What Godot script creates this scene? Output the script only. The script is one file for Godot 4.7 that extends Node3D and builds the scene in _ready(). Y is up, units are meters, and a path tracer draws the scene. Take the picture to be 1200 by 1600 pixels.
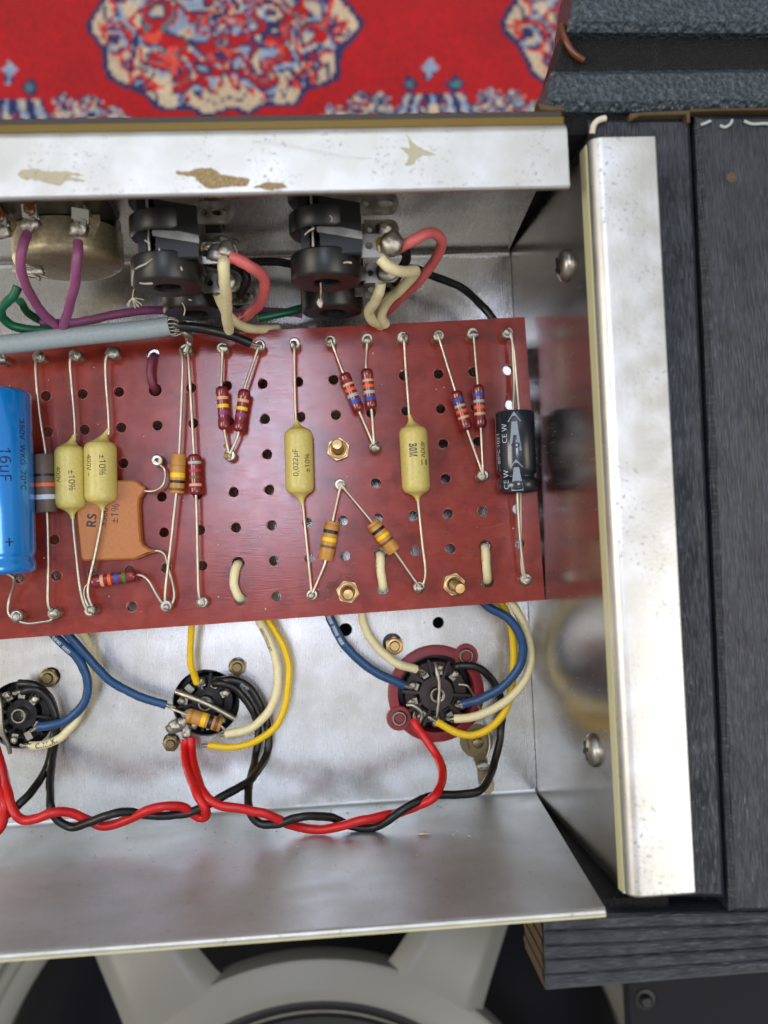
extends Node3D
# A guitar amplifier chassis seen from above, open side up, lying in its cabinet on a patterned carpet. All lengths below are millimetres; MM turns them into metres.
# Axes: x along the chassis (its end plate at x = 0), y up from the chassis floor (y = 0), z from the rear wall (0) to the front wall (165).
const MM := 0.001
const H := 81.7
const UP := Vector3.UP

# ---------------------------------------------------------------- mesh collector
class MB:
	var v := PackedVector3Array()
	var n := PackedVector3Array()
	var uv := PackedVector2Array()
	var idx := PackedInt32Array()
	func put(p: Vector3, nn: Vector3, u := Vector2.ZERO) -> int:
		v.append(p); n.append(nn); uv.append(u)
		return v.size() - 1
	func face(a: int, b: int, c: int) -> void:
		var g := (v[b] - v[a]).cross(v[c] - v[a])
		if g.dot(n[a] + n[b] + n[c]) > 0.0:
			idx.append_array([a, c, b])
		else:
			idx.append_array([a, b, c])
	func quad(a: int, b: int, c: int, d: int) -> void:
		face(a, b, c); face(a, c, d)
	func flat4(a: Vector3, b: Vector3, c: Vector3, d: Vector3, nn: Vector3) -> void:
		quad(put(a, nn), put(b, nn), put(c, nn), put(d, nn))
	func mesh(base: Vector3) -> ArrayMesh:
		var pts := PackedVector3Array()
		pts.resize(v.size())
		for i in v.size():
			pts[i] = (v[i] - base) * 0.001
		var arr := []
		arr.resize(Mesh.ARRAY_MAX)
		arr[Mesh.ARRAY_VERTEX] = pts
		arr[Mesh.ARRAY_NORMAL] = n
		arr[Mesh.ARRAY_TEX_UV] = uv
		arr[Mesh.ARRAY_INDEX] = idx
		var am := ArrayMesh.new()
		am.add_surface_from_arrays(Mesh.PRIMITIVE_TRIANGLES, arr)
		return am

# a smooth path through points (Catmull-Rom)
func smooth(pts: Array, sub := 6) -> PackedVector3Array:
	var out := PackedVector3Array()
	var k := pts.size()
	for i in k - 1:
		var p0: Vector3 = pts[max(i - 1, 0)]
		var p1: Vector3 = pts[i]
		var p2: Vector3 = pts[i + 1]
		var p3: Vector3 = pts[min(i + 2, k - 1)]
		for j in sub:
			out.append(p1.cubic_interpolate(p2, p0, p3, float(j) / sub))
	out.append(pts[k - 1])
	for pass_n in 2:   # even out the joints
		var old := out.duplicate()
		for i in range(1, out.size() - 1):
			out[i] = old[i] * 0.5 + (old[i - 1] + old[i + 1]) * 0.25
	return out

func perp(d: Vector3) -> Vector3:
	var c := UP if absf(d.dot(UP)) < 0.9 else Vector3.RIGHT
	return (c - d * d.dot(c)).normalized()

# a round bar swept along points
func tube(m: MB, path: PackedVector3Array, r: float, sides := 10, caps := true, wob := 0.0) -> void:
	var k := path.size()
	var side := Vector3.ZERO
	var rows := []
	var along := 0.0
	for i in k:
		var t := (path[min(i + 1, k - 1)] - path[max(i - 1, 0)]).normalized()
		side = perp(t) if i == 0 else (side - t * t.dot(side)).normalized()
		var other := t.cross(side)
		if i > 0:
			along += path[i].distance_to(path[i - 1])
		var rr := r * (1.0 + wob * sin(along * 1.3 + r * 40.0) * sin(along * 0.47))
		var row := PackedInt32Array()
		for s in sides + 1:
			var a := TAU * s / sides
			var nn := side * cos(a) + other * sin(a)
			row.append(m.put(path[i] + nn * rr, nn, Vector2(float(s) / sides, along)))
		rows.append(row)
	for i in k - 1:
		for s in sides:
			m.quad(rows[i][s], rows[i + 1][s], rows[i + 1][s + 1], rows[i][s + 1])
	if caps:
		for e in [0, k - 1]:
			var t: Vector3 = (path[0] - path[1]).normalized() if e == 0 else (path[k - 1] - path[k - 2]).normalized()
			var c := m.put(path[e], t)
			var ring := PackedInt32Array()
			for s in sides + 1:
				ring.append(m.put(m.v[rows[e][s]], t))
			for s in sides:
				m.face(c, ring[s], ring[s + 1])

# a turned shape: prof holds Vector2(distance along the axis, radius)
func lathe(m: MB, o: Vector3, axis: Vector3, prof: Array, sides := 20, start := Vector3.ZERO, crease := 0.75) -> void:
	var a := axis.normalized()
	var e1 := perp(a) if start == Vector3.ZERO else (start - a * a.dot(start)).normalized()
	var e2 := a.cross(e1)
	var k := prof.size()
	var dirs := []
	for i in k - 1:
		var d: Vector2 = (prof[i + 1] - prof[i]).normalized()
		dirs.append(Vector2(-d.y, d.x))   # (along, out)
	for i in k - 1:
		var rows := []
		for e in 2:
			var nn: Vector2 = dirs[i]
			var j: int = i - 1 if e == 0 else i + 1
			if j >= 0 and j < k - 1 and absf(dirs[i].angle_to(dirs[j])) < crease:
				nn = (dirs[i] + dirs[j]).normalized()
			var p: Vector2 = prof[i + e]
			var row := PackedInt32Array()
			for s in sides + 1:
				var ang := TAU * s / sides
				var rad := e1 * cos(ang) + e2 * sin(ang)
				row.append(m.put(o + a * p.x + rad * p.y, (a * nn.x + rad * nn.y).normalized(), Vector2(float(s) / sides, p.x)))
			rows.append(row)
		for s in sides:
			m.quad(rows[0][s], rows[1][s], rows[1][s + 1], rows[0][s + 1])

# an outline (in the plane o, ex, ey) made solid from height h0 to h1 along ex x ey, its upper rim chamfered
func extrude(m: MB, o: Vector3, ex: Vector3, ey: Vector3, poly_in: PackedVector2Array, h0: float, h1: float, bev := 0.0, soft := 0.6) -> void:
	var poly := poly_in.duplicate()
	var area := 0.0
	for i in poly.size():
		area += poly[i].cross(poly[(i + 1) % poly.size()])
	if area < 0.0:
		poly.reverse()
	var nz := ex.cross(ey).normalized()
	var k := poly.size()
	var en := []
	for i in k:
		var d := (poly[(i + 1) % k] - poly[i]).normalized()
		en.append(Vector2(d.y, -d.x))
	var inner := PackedVector2Array()
	for i in k:
		var n0: Vector2 = en[(i + k - 1) % k]
		var n1: Vector2 = en[i]
		var mid := (n0 + n1).normalized()
		inner.append(poly[i] - mid * (bev / maxf(0.3, mid.dot(n1))))
	var tri := Geometry2D.triangulate_polygon(poly)
	var top := PackedInt32Array()
	var bot := PackedInt32Array()
	for i in k:
		top.append(m.put(o + ex * inner[i].x + ey * inner[i].y + nz * h1, nz, inner[i]))
		bot.append(m.put(o + ex * poly[i].x + ey * poly[i].y + nz * h0, -nz, poly[i]))
	for i in range(0, tri.size(), 3):
		m.face(top[tri[i]], top[tri[i + 1]], top[tri[i + 2]])
		m.face(bot[tri[i]], bot[tri[i + 1]], bot[tri[i + 2]])
	for i in k:
		var j := (i + 1) % k
		var ni: Vector2 = en[i]
		var na: Vector2 = en[(i + k - 1) % k]
		var nb: Vector2 = en[j]
		var n0 := (ni + na).normalized() if absf(ni.angle_to(na)) < soft else ni
		var n1 := (ni + nb).normalized() if absf(ni.angle_to(nb)) < soft else ni
		var w0 := ex * n0.x + ey * n0.y
		var w1 := ex * n1.x + ey * n1.y
		var pa := o + ex * poly[i].x + ey * poly[i].y
		var pb := o + ex * poly[j].x + ey * poly[j].y
		m.quad(m.put(pa + nz * h0, w0), m.put(pb + nz * h0, w1), m.put(pb + nz * (h1 - bev), w1), m.put(pa + nz * (h1 - bev), w0))
		if bev > 0.0:
			var qa := o + ex * inner[i].x + ey * inner[i].y + nz * h1
			var qb := o + ex * inner[j].x + ey * inner[j].y + nz * h1
			m.quad(m.put(pa + nz * (h1 - bev), (w0 + nz).normalized()), m.put(pb + nz * (h1 - bev), (w1 + nz).normalized()), m.put(qb, (w1 + nz).normalized()), m.put(qa, (w0 + nz).normalized()))

# the same with one round or oval hole at c; the outline must be seen whole from c
func holed(m: MB, o: Vector3, ex: Vector3, ey: Vector3, poly: PackedVector2Array, c: Vector2, rx: float, ry: float, h0: float, h1: float, steps := 24, rim := true) -> void:
	var nz := ex.cross(ey).normalized()
	var angs := []
	for i in steps:
		angs.append(TAU * i / steps - PI)
	for p in poly:
		angs.append((p - c).angle())
	angs.sort()
	var far := PackedVector2Array()
	var near := PackedVector2Array()
	for a in angs:
		var d := Vector2(cos(a), sin(a))
		var best := 1e9
		for i in poly.size():
			var hit = Geometry2D.segment_intersects_segment(c, c + d * 1000.0, poly[i], poly[(i + 1) % poly.size()])
			if hit != null:
				best = minf(best, c.distance_to(hit))
		if best > 1e8:
			best = c.distance_to(poly[0])
		far.append(c + d * best)
		near.append(c + Vector2(d.x * rx, d.y * ry))
	var k := far.size()
	for i in k:
		var j := (i + 1) % k
		if far[i].distance_to(far[j]) < 1e-5:
			continue
		var w := func(p: Vector2, h: float) -> Vector3: return o + ex * p.x + ey * p.y + nz * h
		m.flat4(w.call(far[i], h1), w.call(far[j], h1), w.call(near[j], h1), w.call(near[i], h1), nz)
		m.flat4(w.call(far[i], h0), w.call(far[j], h0), w.call(near[j], h0), w.call(near[i], h0), -nz)
		var ni := (c - near[i]).normalized()
		var nj := (c - near[j]).normalized()
		m.quad(m.put(w.call(near[i], h0), ex * ni.x + ey * ni.y), m.put(w.call(near[j], h0), ex * nj.x + ey * nj.y), m.put(w.call(near[j], h1), ex * nj.x + ey * nj.y), m.put(w.call(near[i], h1), ex * ni.x + ey * ni.y))
		if rim:
			var d2 := (far[j] - far[i]).normalized()
			var no := ex * d2.y - ey * d2.x
			m.flat4(w.call(far[i], h0), w.call(far[j], h0), w.call(far[j], h1), w.call(far[i], h1), no)

func box(m: MB, c: Vector3, ex: Vector3, ey: Vector3, size: Vector3, bev := 0.0) -> void:
	var hx := size.x / 2.0
	var hy := size.y / 2.0
	extrude(m, c, ex, ey, PackedVector2Array([Vector2(-hx, -hy), Vector2(hx, -hy), Vector2(hx, hy), Vector2(-hx, hy)]), -size.z / 2.0, size.z / 2.0, bev)

# an uneven lump, for solder, glue and fluff
func blob(m: MB, c: Vector3, r: Vector3, seed_n: int, amp := 0.18) -> void:
	var nz := FastNoiseLite.new()
	nz.seed = seed_n
	nz.frequency = 0.9
	var rows := []
	var pts := []
	for i in 9:
		var row := []
		for j in 13:
			var th := PI * i / 8.0
			var ph := TAU * (j % 12) / 12.0
			var d := Vector3(sin(th) * cos(ph), cos(th), sin(th) * sin(ph))
			row.append(c + d * r * (1.0 + amp * nz.get_noise_3dv(d * 1.3) * 2.0))
		pts.append(row)
	for i in 9:
		var ids := []
		for j in 13:
			var a: Vector3 = pts[i][(j + 1) % 12] - pts[i][(j + 11) % 12]
			var b: Vector3 = pts[min(i + 1, 8)][j] - pts[max(i - 1, 0)][j]
			var g := b.cross(a)
			if g.dot(pts[i][j] - c) < 0.0:
				g = -g
			ids.append(m.put(pts[i][j], g.normalized() if g.length() > 1e-6 else (pts[i][j] - c).normalized()))
		rows.append(ids)
	for i in 8:
		for j in 12:
			m.quad(rows[i][j], rows[i + 1][j], rows[i + 1][j + 1], rows[i][j + 1])

func circle(r: float, k := 24, c := Vector2.ZERO, squash := 1.0) -> PackedVector2Array:
	var p := PackedVector2Array()
	for i in k:
		p.append(c + Vector2(cos(TAU * i / k), sin(TAU * i / k) * squash) * r)
	return p

func rect(x0: float, y0: float, x1: float, y1: float) -> PackedVector2Array:
	return PackedVector2Array([Vector2(x0, y0), Vector2(x1, y0), Vector2(x1, y1), Vector2(x0, y1)])

# a flat outline given by points at one height (a polygon seen from above)
func flat(pts: Array) -> PackedVector2Array:
	var p := PackedVector2Array()
	for q in pts:
		p.append(Vector2(q.x, -q.z))
	return p

# ---------------------------------------------------------------- objects
var taken := {}
func numbered(called: String) -> String:
	taken[called] = taken.get(called, -1) + 1
	return called if taken[called] == 0 else "%s_%03d" % [called, taken[called]]

var base_of := {}
func tag(o: Node, label: String, category: String, group := "", kind := "") -> void:
	if label: o.set_meta("label", label)
	if category: o.set_meta("category", category)
	if group: o.set_meta("group", group)
	if kind: o.set_meta("kind", kind)

func thing(called: String, label: String, category: String, at: Vector3, group := "") -> Node3D:
	var o := Node3D.new()
	o.name = numbered(called)
	add_child(o)
	o.position = at * MM
	base_of[o] = at
	tag(o, label, category, group)
	return o

func obj(called: String, m: MB, mat: Material, parent: Node3D) -> MeshInstance3D:
	var o := MeshInstance3D.new()
	o.name = called
	o.mesh = m.mesh(base_of[parent])
	o.material_override = mat
	parent.add_child(o, true)
	base_of[o] = base_of[parent]
	return o

func solo(called: String, m: MB, mat: Material, at: Vector3, label: String, category: String, group := "") -> MeshInstance3D:
	var o := MeshInstance3D.new()
	o.name = numbered(called)
	o.mesh = m.mesh(at)
	o.material_override = mat
	add_child(o)
	o.position = at * MM
	base_of[o] = at
	tag(o, label, category, group)
	return o

# lettering laid onto a round body: reads along the axis (turn = 1) or against it (turn = -1), centred at distance t and angle ang from the top
var font_plain: SystemFont
var font_bold: SystemFont
func letter_arrays(words: String, size: float, bold := false) -> Array:
	var tm := TextMesh.new()
	tm.text = words
	tm.font = font_bold if bold else font_plain
	tm.font_size = 48
	tm.pixel_size = size / 34.0
	tm.depth = 0.0
	tm.curve_step = 2.0
	return tm.surface_get_arrays(0) if tm.get_surface_count() else []

func print_round(m: MB, words: String, size: float, o: Vector3, axis: Vector3, t: float, ang: float, r: float, turn := 1.0, bold := false, stretch := 1.0) -> void:
	var arr := letter_arrays(words, size, bold)
	if arr.is_empty(): return
	var a := axis.normalized()
	var e1 := perp(a)
	var s := a.cross(e1)
	var vs: PackedVector3Array = arr[Mesh.ARRAY_VERTEX]
	var ix: PackedInt32Array = arr[Mesh.ARRAY_INDEX]
	var first := m.v.size()
	for q in vs:
		var g := ang - turn * q.y / r
		var nn := e1 * cos(g) + s * sin(g)
		m.put(o + a * (t + turn * q.x * stretch) + nn * r, nn)
	for i in range(0, ix.size(), 3):
		m.face(first + ix[i], first + ix[i + 1], first + ix[i + 2])

func print_flat(m: MB, words: String, size: float, c: Vector3, ex: Vector3, ey: Vector3, bold := false) -> void:
	var arr := letter_arrays(words, size, bold)
	if arr.is_empty(): return
	var vs: PackedVector3Array = arr[Mesh.ARRAY_VERTEX]
	var ix: PackedInt32Array = arr[Mesh.ARRAY_INDEX]
	var first := m.v.size()
	var nz := ex.cross(ey)
	for q in vs:
		m.put(c + ex * q.x + ey * q.y, nz)
	for i in range(0, ix.size(), 3):
		m.face(first + ix[i], first + ix[i + 1], first + ix[i + 2])

# lettering along a wire, on its upper side
func print_wire(m: MB, words: String, size: float, path: PackedVector3Array, start: float, r: float, roll := 0.0, turn := 1.0) -> void:
	var arr := letter_arrays(words, size, true)
	if arr.is_empty(): return
	var vs: PackedVector3Array = arr[Mesh.ARRAY_VERTEX]
	var ix: PackedInt32Array = arr[Mesh.ARRAY_INDEX]
	var first := m.v.size()
	var run := PackedFloat32Array([0.0])
	for i in range(1, path.size()):
		run.append(run[i - 1] + path[i].distance_to(path[i - 1]))
	for q in vs:
		var d := clampf(start + turn * q.x, 0.0, run[run.size() - 1] - 0.01)
		var i := 0
		while run[i + 1] < d: i += 1
		var t := (path[i + 1] - path[i]).normalized()
		var p := path[i].lerp(path[i + 1], (d - run[i]) / (run[i + 1] - run[i]))
		var up := perp(t)
		var s := t.cross(up)
		var g := roll - turn * q.y / r
		var nn := up * cos(g) + s * sin(g)
		m.put(p + nn * r, nn)
	for i in range(0, ix.size(), 3):
		m.face(first + ix[i], first + ix[i + 1], first + ix[i + 2])

# ---------------------------------------------------------------- textures and materials
var M := {}
var T := {}
func noise_image(w: int, h: int, freq: float, seed_n: int, octaves := 3, kind := FastNoiseLite.TYPE_SIMPLEX_SMOOTH) -> Image:
	var f := FastNoiseLite.new()
	f.noise_type = kind
	f.seed = seed_n
	f.frequency = freq
	f.fractal_octaves = octaves
	return f.get_seamless_image(w, h)

func grey(im: Image, lo: float, hi: float, gain := 1.0) -> Image:
	var out := Image.create(im.get_width(), im.get_height(), false, Image.FORMAT_RGB8)
	for y in im.get_height():
		for x in im.get_width():
			var t := clampf((im.get_pixel(x, y).r - 0.5) * gain + 0.5, 0.0, 1.0)
			var g := lerpf(lo, hi, t)
			out.set_pixel(x, y, Color(g, g, g))
	return out

func tint(im: Image, lo: Color, hi: Color, gain := 1.0) -> Image:
	var out := Image.create(im.get_width(), im.get_height(), false, Image.FORMAT_RGB8)
	for y in im.get_height():
		for x in im.get_width():
			out.set_pixel(x, y, lo.lerp(hi, clampf((im.get_pixel(x, y).r - 0.5) * gain + 0.5, 0.0, 1.0)))
	return out

func streaks(w: int, h: int, short: int, freq: float, seed_n: int) -> Image:   # grain running along x
	var im := noise_image(short, h, freq, seed_n, 3)
	im.resize(w, h, Image.INTERPOLATE_CUBIC)
	return im

func tex(im: Image) -> ImageTexture:
	return ImageTexture.create_from_image(im)

func mat(called: String, c: Color, rough: float, metal := 0.0) -> StandardMaterial3D:
	var m := StandardMaterial3D.new()
	m.resource_name = called
	m.albedo_color = c
	m.roughness = rough
	m.metallic = metal
	M[called] = m
	return m

func tri(m: StandardMaterial3D, scale: float, stretch := Vector3.ONE) -> StandardMaterial3D:
	m.uv1_triplanar = true
	m.uv1_triplanar_sharpness = 8.0
	m.uv1_scale = stretch * scale
	return m

func scratched(seed_n: int, count: int, pale: float, vertical: float, soft := 0) -> Image:   # fine scuffs, white on black
	var im := Image.create(1024, 1024, false, Image.FORMAT_RGB8)
	im.fill(Color.BLACK)
	var rng := RandomNumberGenerator.new()
	rng.seed = seed_n
	for k in count:
		var p := Vector2(rng.randf() * 1024.0, rng.randf() * 1024.0)
		var a := rng.randf() * TAU if rng.randf() > vertical else PI / 2.0 + rng.randf_range(-0.08, 0.08)
		var bend := rng.randf_range(-0.012, 0.012)
		var g := pale * rng.randf_range(0.2, 1.0)
		for s in int(rng.randf_range(3.0, 60.0) * rng.randf()) + 2:
			im.set_pixel(posmod(int(p.x), 1024), posmod(int(p.y), 1024), Color(g, g, g))
			p += Vector2(cos(a), sin(a))
			a += bend
	return im

func lighten(base: Image, over: Image, c: Color) -> Image:
	var out := base.duplicate()
	for y in out.get_height():
		for x in out.get_width():
			var k := over.get_pixel(x % over.get_width(), y % over.get_height()).r
			if k > 0.0:
				out.set_pixel(x, y, out.get_pixel(x, y).lerp(c, k))
	return out

func make_materials() -> void:
	font_plain = SystemFont.new()
	font_plain.font_names = PackedStringArray(["Droid Sans"])
	font_bold = SystemFont.new()
	font_bold.font_names = PackedStringArray(["Droid Sans"])
	font_bold.font_weight = 700
	var cloud := noise_image(512, 512, 0.012, 3, 4)
	var fine := noise_image(512, 512, 0.12, 5, 3)
	var brush := streaks(1024, 1024, 5, 0.4, 9)
	T.fine = tex(grey(fine, 0.0, 1.0, 1.6))
	# aluminium: cloudy oxide, rolling grain, scuffs
	var rough := Image.create(1024, 1024, false, Image.FORMAT_RGB8)
	for y in 1024:
		for x in 1024:
			var g := 0.27 + (cloud.get_pixel(x % 512, y % 512).r - 0.5) * 0.045 + (brush.get_pixel(y, x).r - 0.5) * 0.05
			rough.set_pixel(x, y, Color(g, g, g))
	rough = lighten(rough, scratched(21, 700, 0.35, 0.85), Color(0.6, 0.6, 0.6))
	T.alu_rough = tex(rough)
	var smudge := noise_image(1024, 1024, 0.006, 33, 6)
	var spots := noise_image(1024, 1024, 0.05, 34, 3)
	var toned := Image.create(1024, 1024, false, Image.FORMAT_RGB8)
	for y in 1024:
		for x in 1024:
			var k := clampf((smudge.get_pixel(x, y).r - 0.30) * 1.6, 0.0, 1.0)
			var c := Color(0.85, 0.843, 0.825).lerp(Color(0.90, 0.90, 0.90), k)
			var p := clampf((spots.get_pixel(x, y).r - 0.74) * 5.0, 0.0, 1.0) * (1.0 - k)
			toned.set_pixel(x, y, c.lerp(Color(0.6, 0.59, 0.57), p * 0.45))
	toned = lighten(toned, scratched(22, 500, 0.4, 0.8), Color(0.97, 0.97, 0.97))
	T.alu_tone = tex(lighten(toned, scratched(27, 300, 0.35, 0.3), Color(0.55, 0.54, 0.52)))
	var scuffed := toned.duplicate()
	for y in 1024:
		for x in 1024:
			var p := clampf((spots.get_pixel(x, (y * 2) % 1024).r - 0.66) * 4.0, 0.0, 1.0) * clampf((smudge.get_pixel((x + 400) % 1024, y).r - 0.4) * 3.0, 0.0, 1.0)
			scuffed.set_pixel(x, y, scuffed.get_pixel(x, y).lerp(Color(0.97, 0.975, 0.98), p * 0.7))
	T.alu_scuffed = tex(scuffed)
	T.brush = tex(grey(brush, 0.0, 1.0, 1.0))
	var a := tri(mat("aluminium", Color(1, 1, 1), 1.0, 1.0), 11.0)
	a.albedo_texture = T.alu_tone
	a.roughness_texture = T.alu_rough
	var plate := tri(mat("aluminium_plate", Color(0.83, 0.815, 0.785), 0.84, 1.0), 9.0)
	plate.albedo_texture = T.alu_tone
	plate.roughness_texture = T.alu_rough
	var dull_al := tri(mat("aluminium_dull", Color(0.93, 0.955, 0.975), 1.0, 1.0), 8.0)
	dull_al.albedo_texture = T.alu_scuffed
	dull_al.roughness_texture = tex(lighten(grey(cloud, 0.46, 0.58, 1.2), scratched(25, 200, 0.5, 0.0), Color(0.75, 0.75, 0.75)))
	# the same metal, pitted by damp, for the folded lips
	var pits := noise_image(1024, 1024, 0.05, 31, 5)
	var where := noise_image(1024, 1024, 0.004, 32, 2)
	var lip := Image.create(1024, 1024, false, Image.FORMAT_RGB8)
	var lip_r := Image.create(1024, 1024, false, Image.FORMAT_RGB8)
	for y in 1024:
		for x in 1024:
			var k := clampf((pits.get_pixel(x, y).r - 0.68) * 3.5, 0.0, 1.0) * clampf((where.get_pixel(x, y).r - 0.50) * 5.0, 0.0, 1.0)
			var sm := clampf((smudge.get_pixel(x, y).r - 0.30) * 1.6, 0.0, 1.0)
			lip.set_pixel(x, y, Color(0.78, 0.77, 0.745).lerp(Color(0.835, 0.835, 0.835), sm).lerp(Color(0.52, 0.52, 0.52), k))
			var g := 0.42 + (brush.get_pixel(y, x).r - 0.5) * 0.10 + (smudge.get_pixel(x, y).r - 0.5) * 0.10 + (cloud.get_pixel(x % 512, y % 512).r - 0.5) * 0.06 + k * 0.15
			lip_r.set_pixel(x, y, Color(g, g, g))
	var l := tri(mat("aluminium_lip", Color(1, 1, 1), 1.0, 1.0), 14.0)
	l.albedo_texture = tex(lighten(lip, scratched(23, 420, 0.5, 0.0), Color(0.66, 0.66, 0.67)))
	l.roughness_texture = tex(lip_r)
	l.heightmap_enabled = true
	l.heightmap_texture = T.fine
	l.heightmap_scale = 0.001
	# resin board: dark red, faint cloth streaks along x
	var weave := streaks(1024, 1024, 40, 0.3, 41)
	var board := Image.create(1024, 1024, false, Image.FORMAT_RGB8)
	var board_r := Image.create(1024, 1024, false, Image.FORMAT_RGB8)
	for y in 1024:
		for x in 1024:
			var s := weave.get_pixel(x, y).r - 0.5
			var q := cloud.get_pixel(x % 512, y % 512).r - 0.5
			board.set_pixel(x, y, Color(0.525 + s * 0.05 + q * 0.04, 0.178 + s * 0.035 + q * 0.03, 0.134 + s * 0.035 + q * 0.025))
			var g := 0.20 + s * 0.08 + q * 0.05
			board_r.set_pixel(x, y, Color(g, g, g))
	board = lighten(board, scratched(24, 160, 0.45, 0.0), Color(0.72, 0.5, 0.45))
	var blot := noise_image(1024, 1024, 0.008, 43, 5)
	for y in 1024:
		for x in 1024:
			var k := clampf((blot.get_pixel(x, y).r - 0.60) * 2.0, 0.0, 0.3)
			if k > 0.0: board.set_pixel(x, y, board.get_pixel(x, y).lerp(Color(0.36, 0.12, 0.10), k))
			var h := clampf((0.40 - blot.get_pixel((x + 300) % 1024, y).r) * 2.0, 0.0, 0.18)
			if h > 0.0: board.set_pixel(x, y, board.get_pixel(x, y).lerp(Color(0.64, 0.33, 0.31), h))
	var b := tri(mat("board", Color(1, 1, 1), 1.0), 12.0)
	b.albedo_texture = tex(board)
	b.roughness_texture = tex(board_r)
	b.heightmap_enabled = true
	b.heightmap_texture = tex(grey(weave, 0.0, 1.0, 1.0))
	b.heightmap_scale = 0.0012
	b.metallic_specular = 0.5
	# plastics, wires and paints share a faint grime
	T.grime = tex(lighten(tint(noise_image(512, 512, 0.035, 51, 5), Color(0.93, 0.925, 0.91), Color(1, 1, 1), 1.2), scratched(53, 70, 0.45, 0.0), Color(0.5, 0.48, 0.45)))
	var list := {
		"wire_red": [Color(0.80, 0.06, 0.07), 0.38], "wire_black": [Color(0.055, 0.055, 0.06), 0.36], "wire_blue": [Color(0.12, 0.28, 0.46), 0.42], "wire_yellow": [Color(0.91, 0.76, 0.06), 0.4],
		"wire_cream": [Color(0.89, 0.85, 0.68), 0.45], "wire_pink": [Color(0.82, 0.40, 0.40), 0.45], "wire_purple": [Color(0.54, 0.29, 0.45), 0.45], "wire_green": [Color(0.0, 0.36, 0.24), 0.4],
		"wire_grey": [Color(0.58, 0.63, 0.65), 0.5], "mustard": [Color(0.79, 0.73, 0.42), 0.38], "film_brown": [Color(0.69, 0.43, 0.22), 0.5], "res_red": [Color(0.47, 0.085, 0.12), 0.24],
		"res_tan": [Color(0.74, 0.53, 0.24), 0.4], "res_brown": [Color(0.37, 0.31, 0.28), 0.5], "jack_black": [Color(0.045, 0.045, 0.05), 0.38], "socket_black": [Color(0.035, 0.035, 0.037), 0.3],
		"socket_brown": [Color(0.21, 0.145, 0.125), 0.42], "socket_ring": [Color(0.53, 0.14, 0.165), 0.45], "wire_maroon": [Color(0.44, 0.18, 0.26), 0.45], "cap_black": [Color(0.115, 0.145, 0.195), 0.26],
	}
	for k in list:
		var m := tri(mat(k, list[k][0], list[k][1]), 45.0)
		m.albedo_texture = T.grime
	for k in ["res_red", "cap_black"]:
		M[k].clearcoat_enabled = true
		M[k].clearcoat = 0.6
		M[k].clearcoat_roughness = 0.12
	var bl := mat("cap_blue", Color(0.0, 0.52, 0.86), 0.24, 0.3)
	bl.clearcoat_enabled = true
	bl.clearcoat = 1.0
	bl.clearcoat_roughness = 0.1
	var paints := {"b_orange": Color(0.87, 0.36, 0.13), "b_yellow": Color(0.90, 0.74, 0.05), "b_grey": Color(0.62, 0.67, 0.64), "b_blue": Color(0.13, 0.27, 0.62), "b_beige": Color(0.85, 0.60, 0.45), "b_violet": Color(0.52, 0.18, 0.40), "b_black": Color(0.06, 0.06, 0.06), "b_brown": Color(0.42, 0.27, 0.12), "b_green": Color(0.16, 0.45, 0.18), "b_pink": Color(0.72, 0.12, 0.25), "b_silver": Color(0.72, 0.74, 0.78), "b_olive": Color(0.60, 0.42, 0.12), "ink": Color(0.20, 0.17, 0.09), "ink_dark": Color(0.06, 0.05, 0.05), "ink_navy": Color(0.05, 0.08, 0.2), "ink_pale": Color(0.72, 0.76, 0.80), "ink_faint": Color(0.52, 0.57, 0.62)}
	for k in paints:
		mat(k, paints[k], 0.4)
	# metals
	var tin := tri(mat("tinned", Color(0.74, 0.705, 0.64), 1.0, 1.0), 70.0)
	tin.roughness_texture = tex(grey(cloud, 0.34, 0.55, 1.5))
	var sol := tri(mat("solder", Color(0.66, 0.64, 0.60), 0.40, 1.0), 90.0)
	sol.heightmap_enabled = true
	sol.heightmap_texture = T.fine
	sol.heightmap_scale = 0.002
	var lug := tri(mat("lug_metal", Color(0.60, 0.59, 0.55), 1.0, 1.0), 40.0)
	lug.roughness_texture = tex(grey(cloud, 0.28, 0.5, 1.5))
	var brass := tri(mat("brass", Color(0.80, 0.67, 0.48), 0.36, 1.0), 60.0)
	brass.albedo_texture = T.grime
	var dull := tri(mat("dull_nut", Color(0.52, 0.46, 0.34), 0.42, 1.0), 60.0)
	dull.albedo_texture = T.grime
	var can := tri(mat("pot_can", Color(0.76, 0.72, 0.62), 1.0, 0.75), 30.0)
	can.albedo_texture = tex(lighten(tint(noise_image(1024, 1024, 0.02, 61, 5), Color(0.80, 0.78, 0.74), Color(0.97, 0.96, 0.93), 1.2), scratched(62, 500, 0.4, 0.0), Color(1, 0.98, 0.92)))
	can.roughness_texture = tex(grey(cloud, 0.38, 0.5, 1.0))
	mat("screw_steel", Color(0.62, 0.61, 0.58), 0.38, 1.0)
	mat("board_rim", Color(0.60, 0.33, 0.28), 0.6)
	mat("flux", Color(0.55, 0.42, 0.06), 0.25)
	mat("flux_dark", Color(0.34, 0.17, 0.05), 0.25)
	mat("glue_pale", Color(0.70, 0.64, 0.40, 0.45), 0.45)
	M.glue_pale.transparency = BaseMaterial3D.TRANSPARENCY_ALPHA
	var gd := tri(mat("glue_dark", Color(0.62, 0.54, 0.37), 0.5), 60.0)
	gd.albedo_texture = tex(tint(noise_image(512, 512, 0.05, 55, 4), Color(0.72, 0.66, 0.56), Color(1.0, 1.0, 1.0), 2.0))
	mat("film_yellow", Color(0.80, 0.79, 0.62), 0.35)
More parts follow.
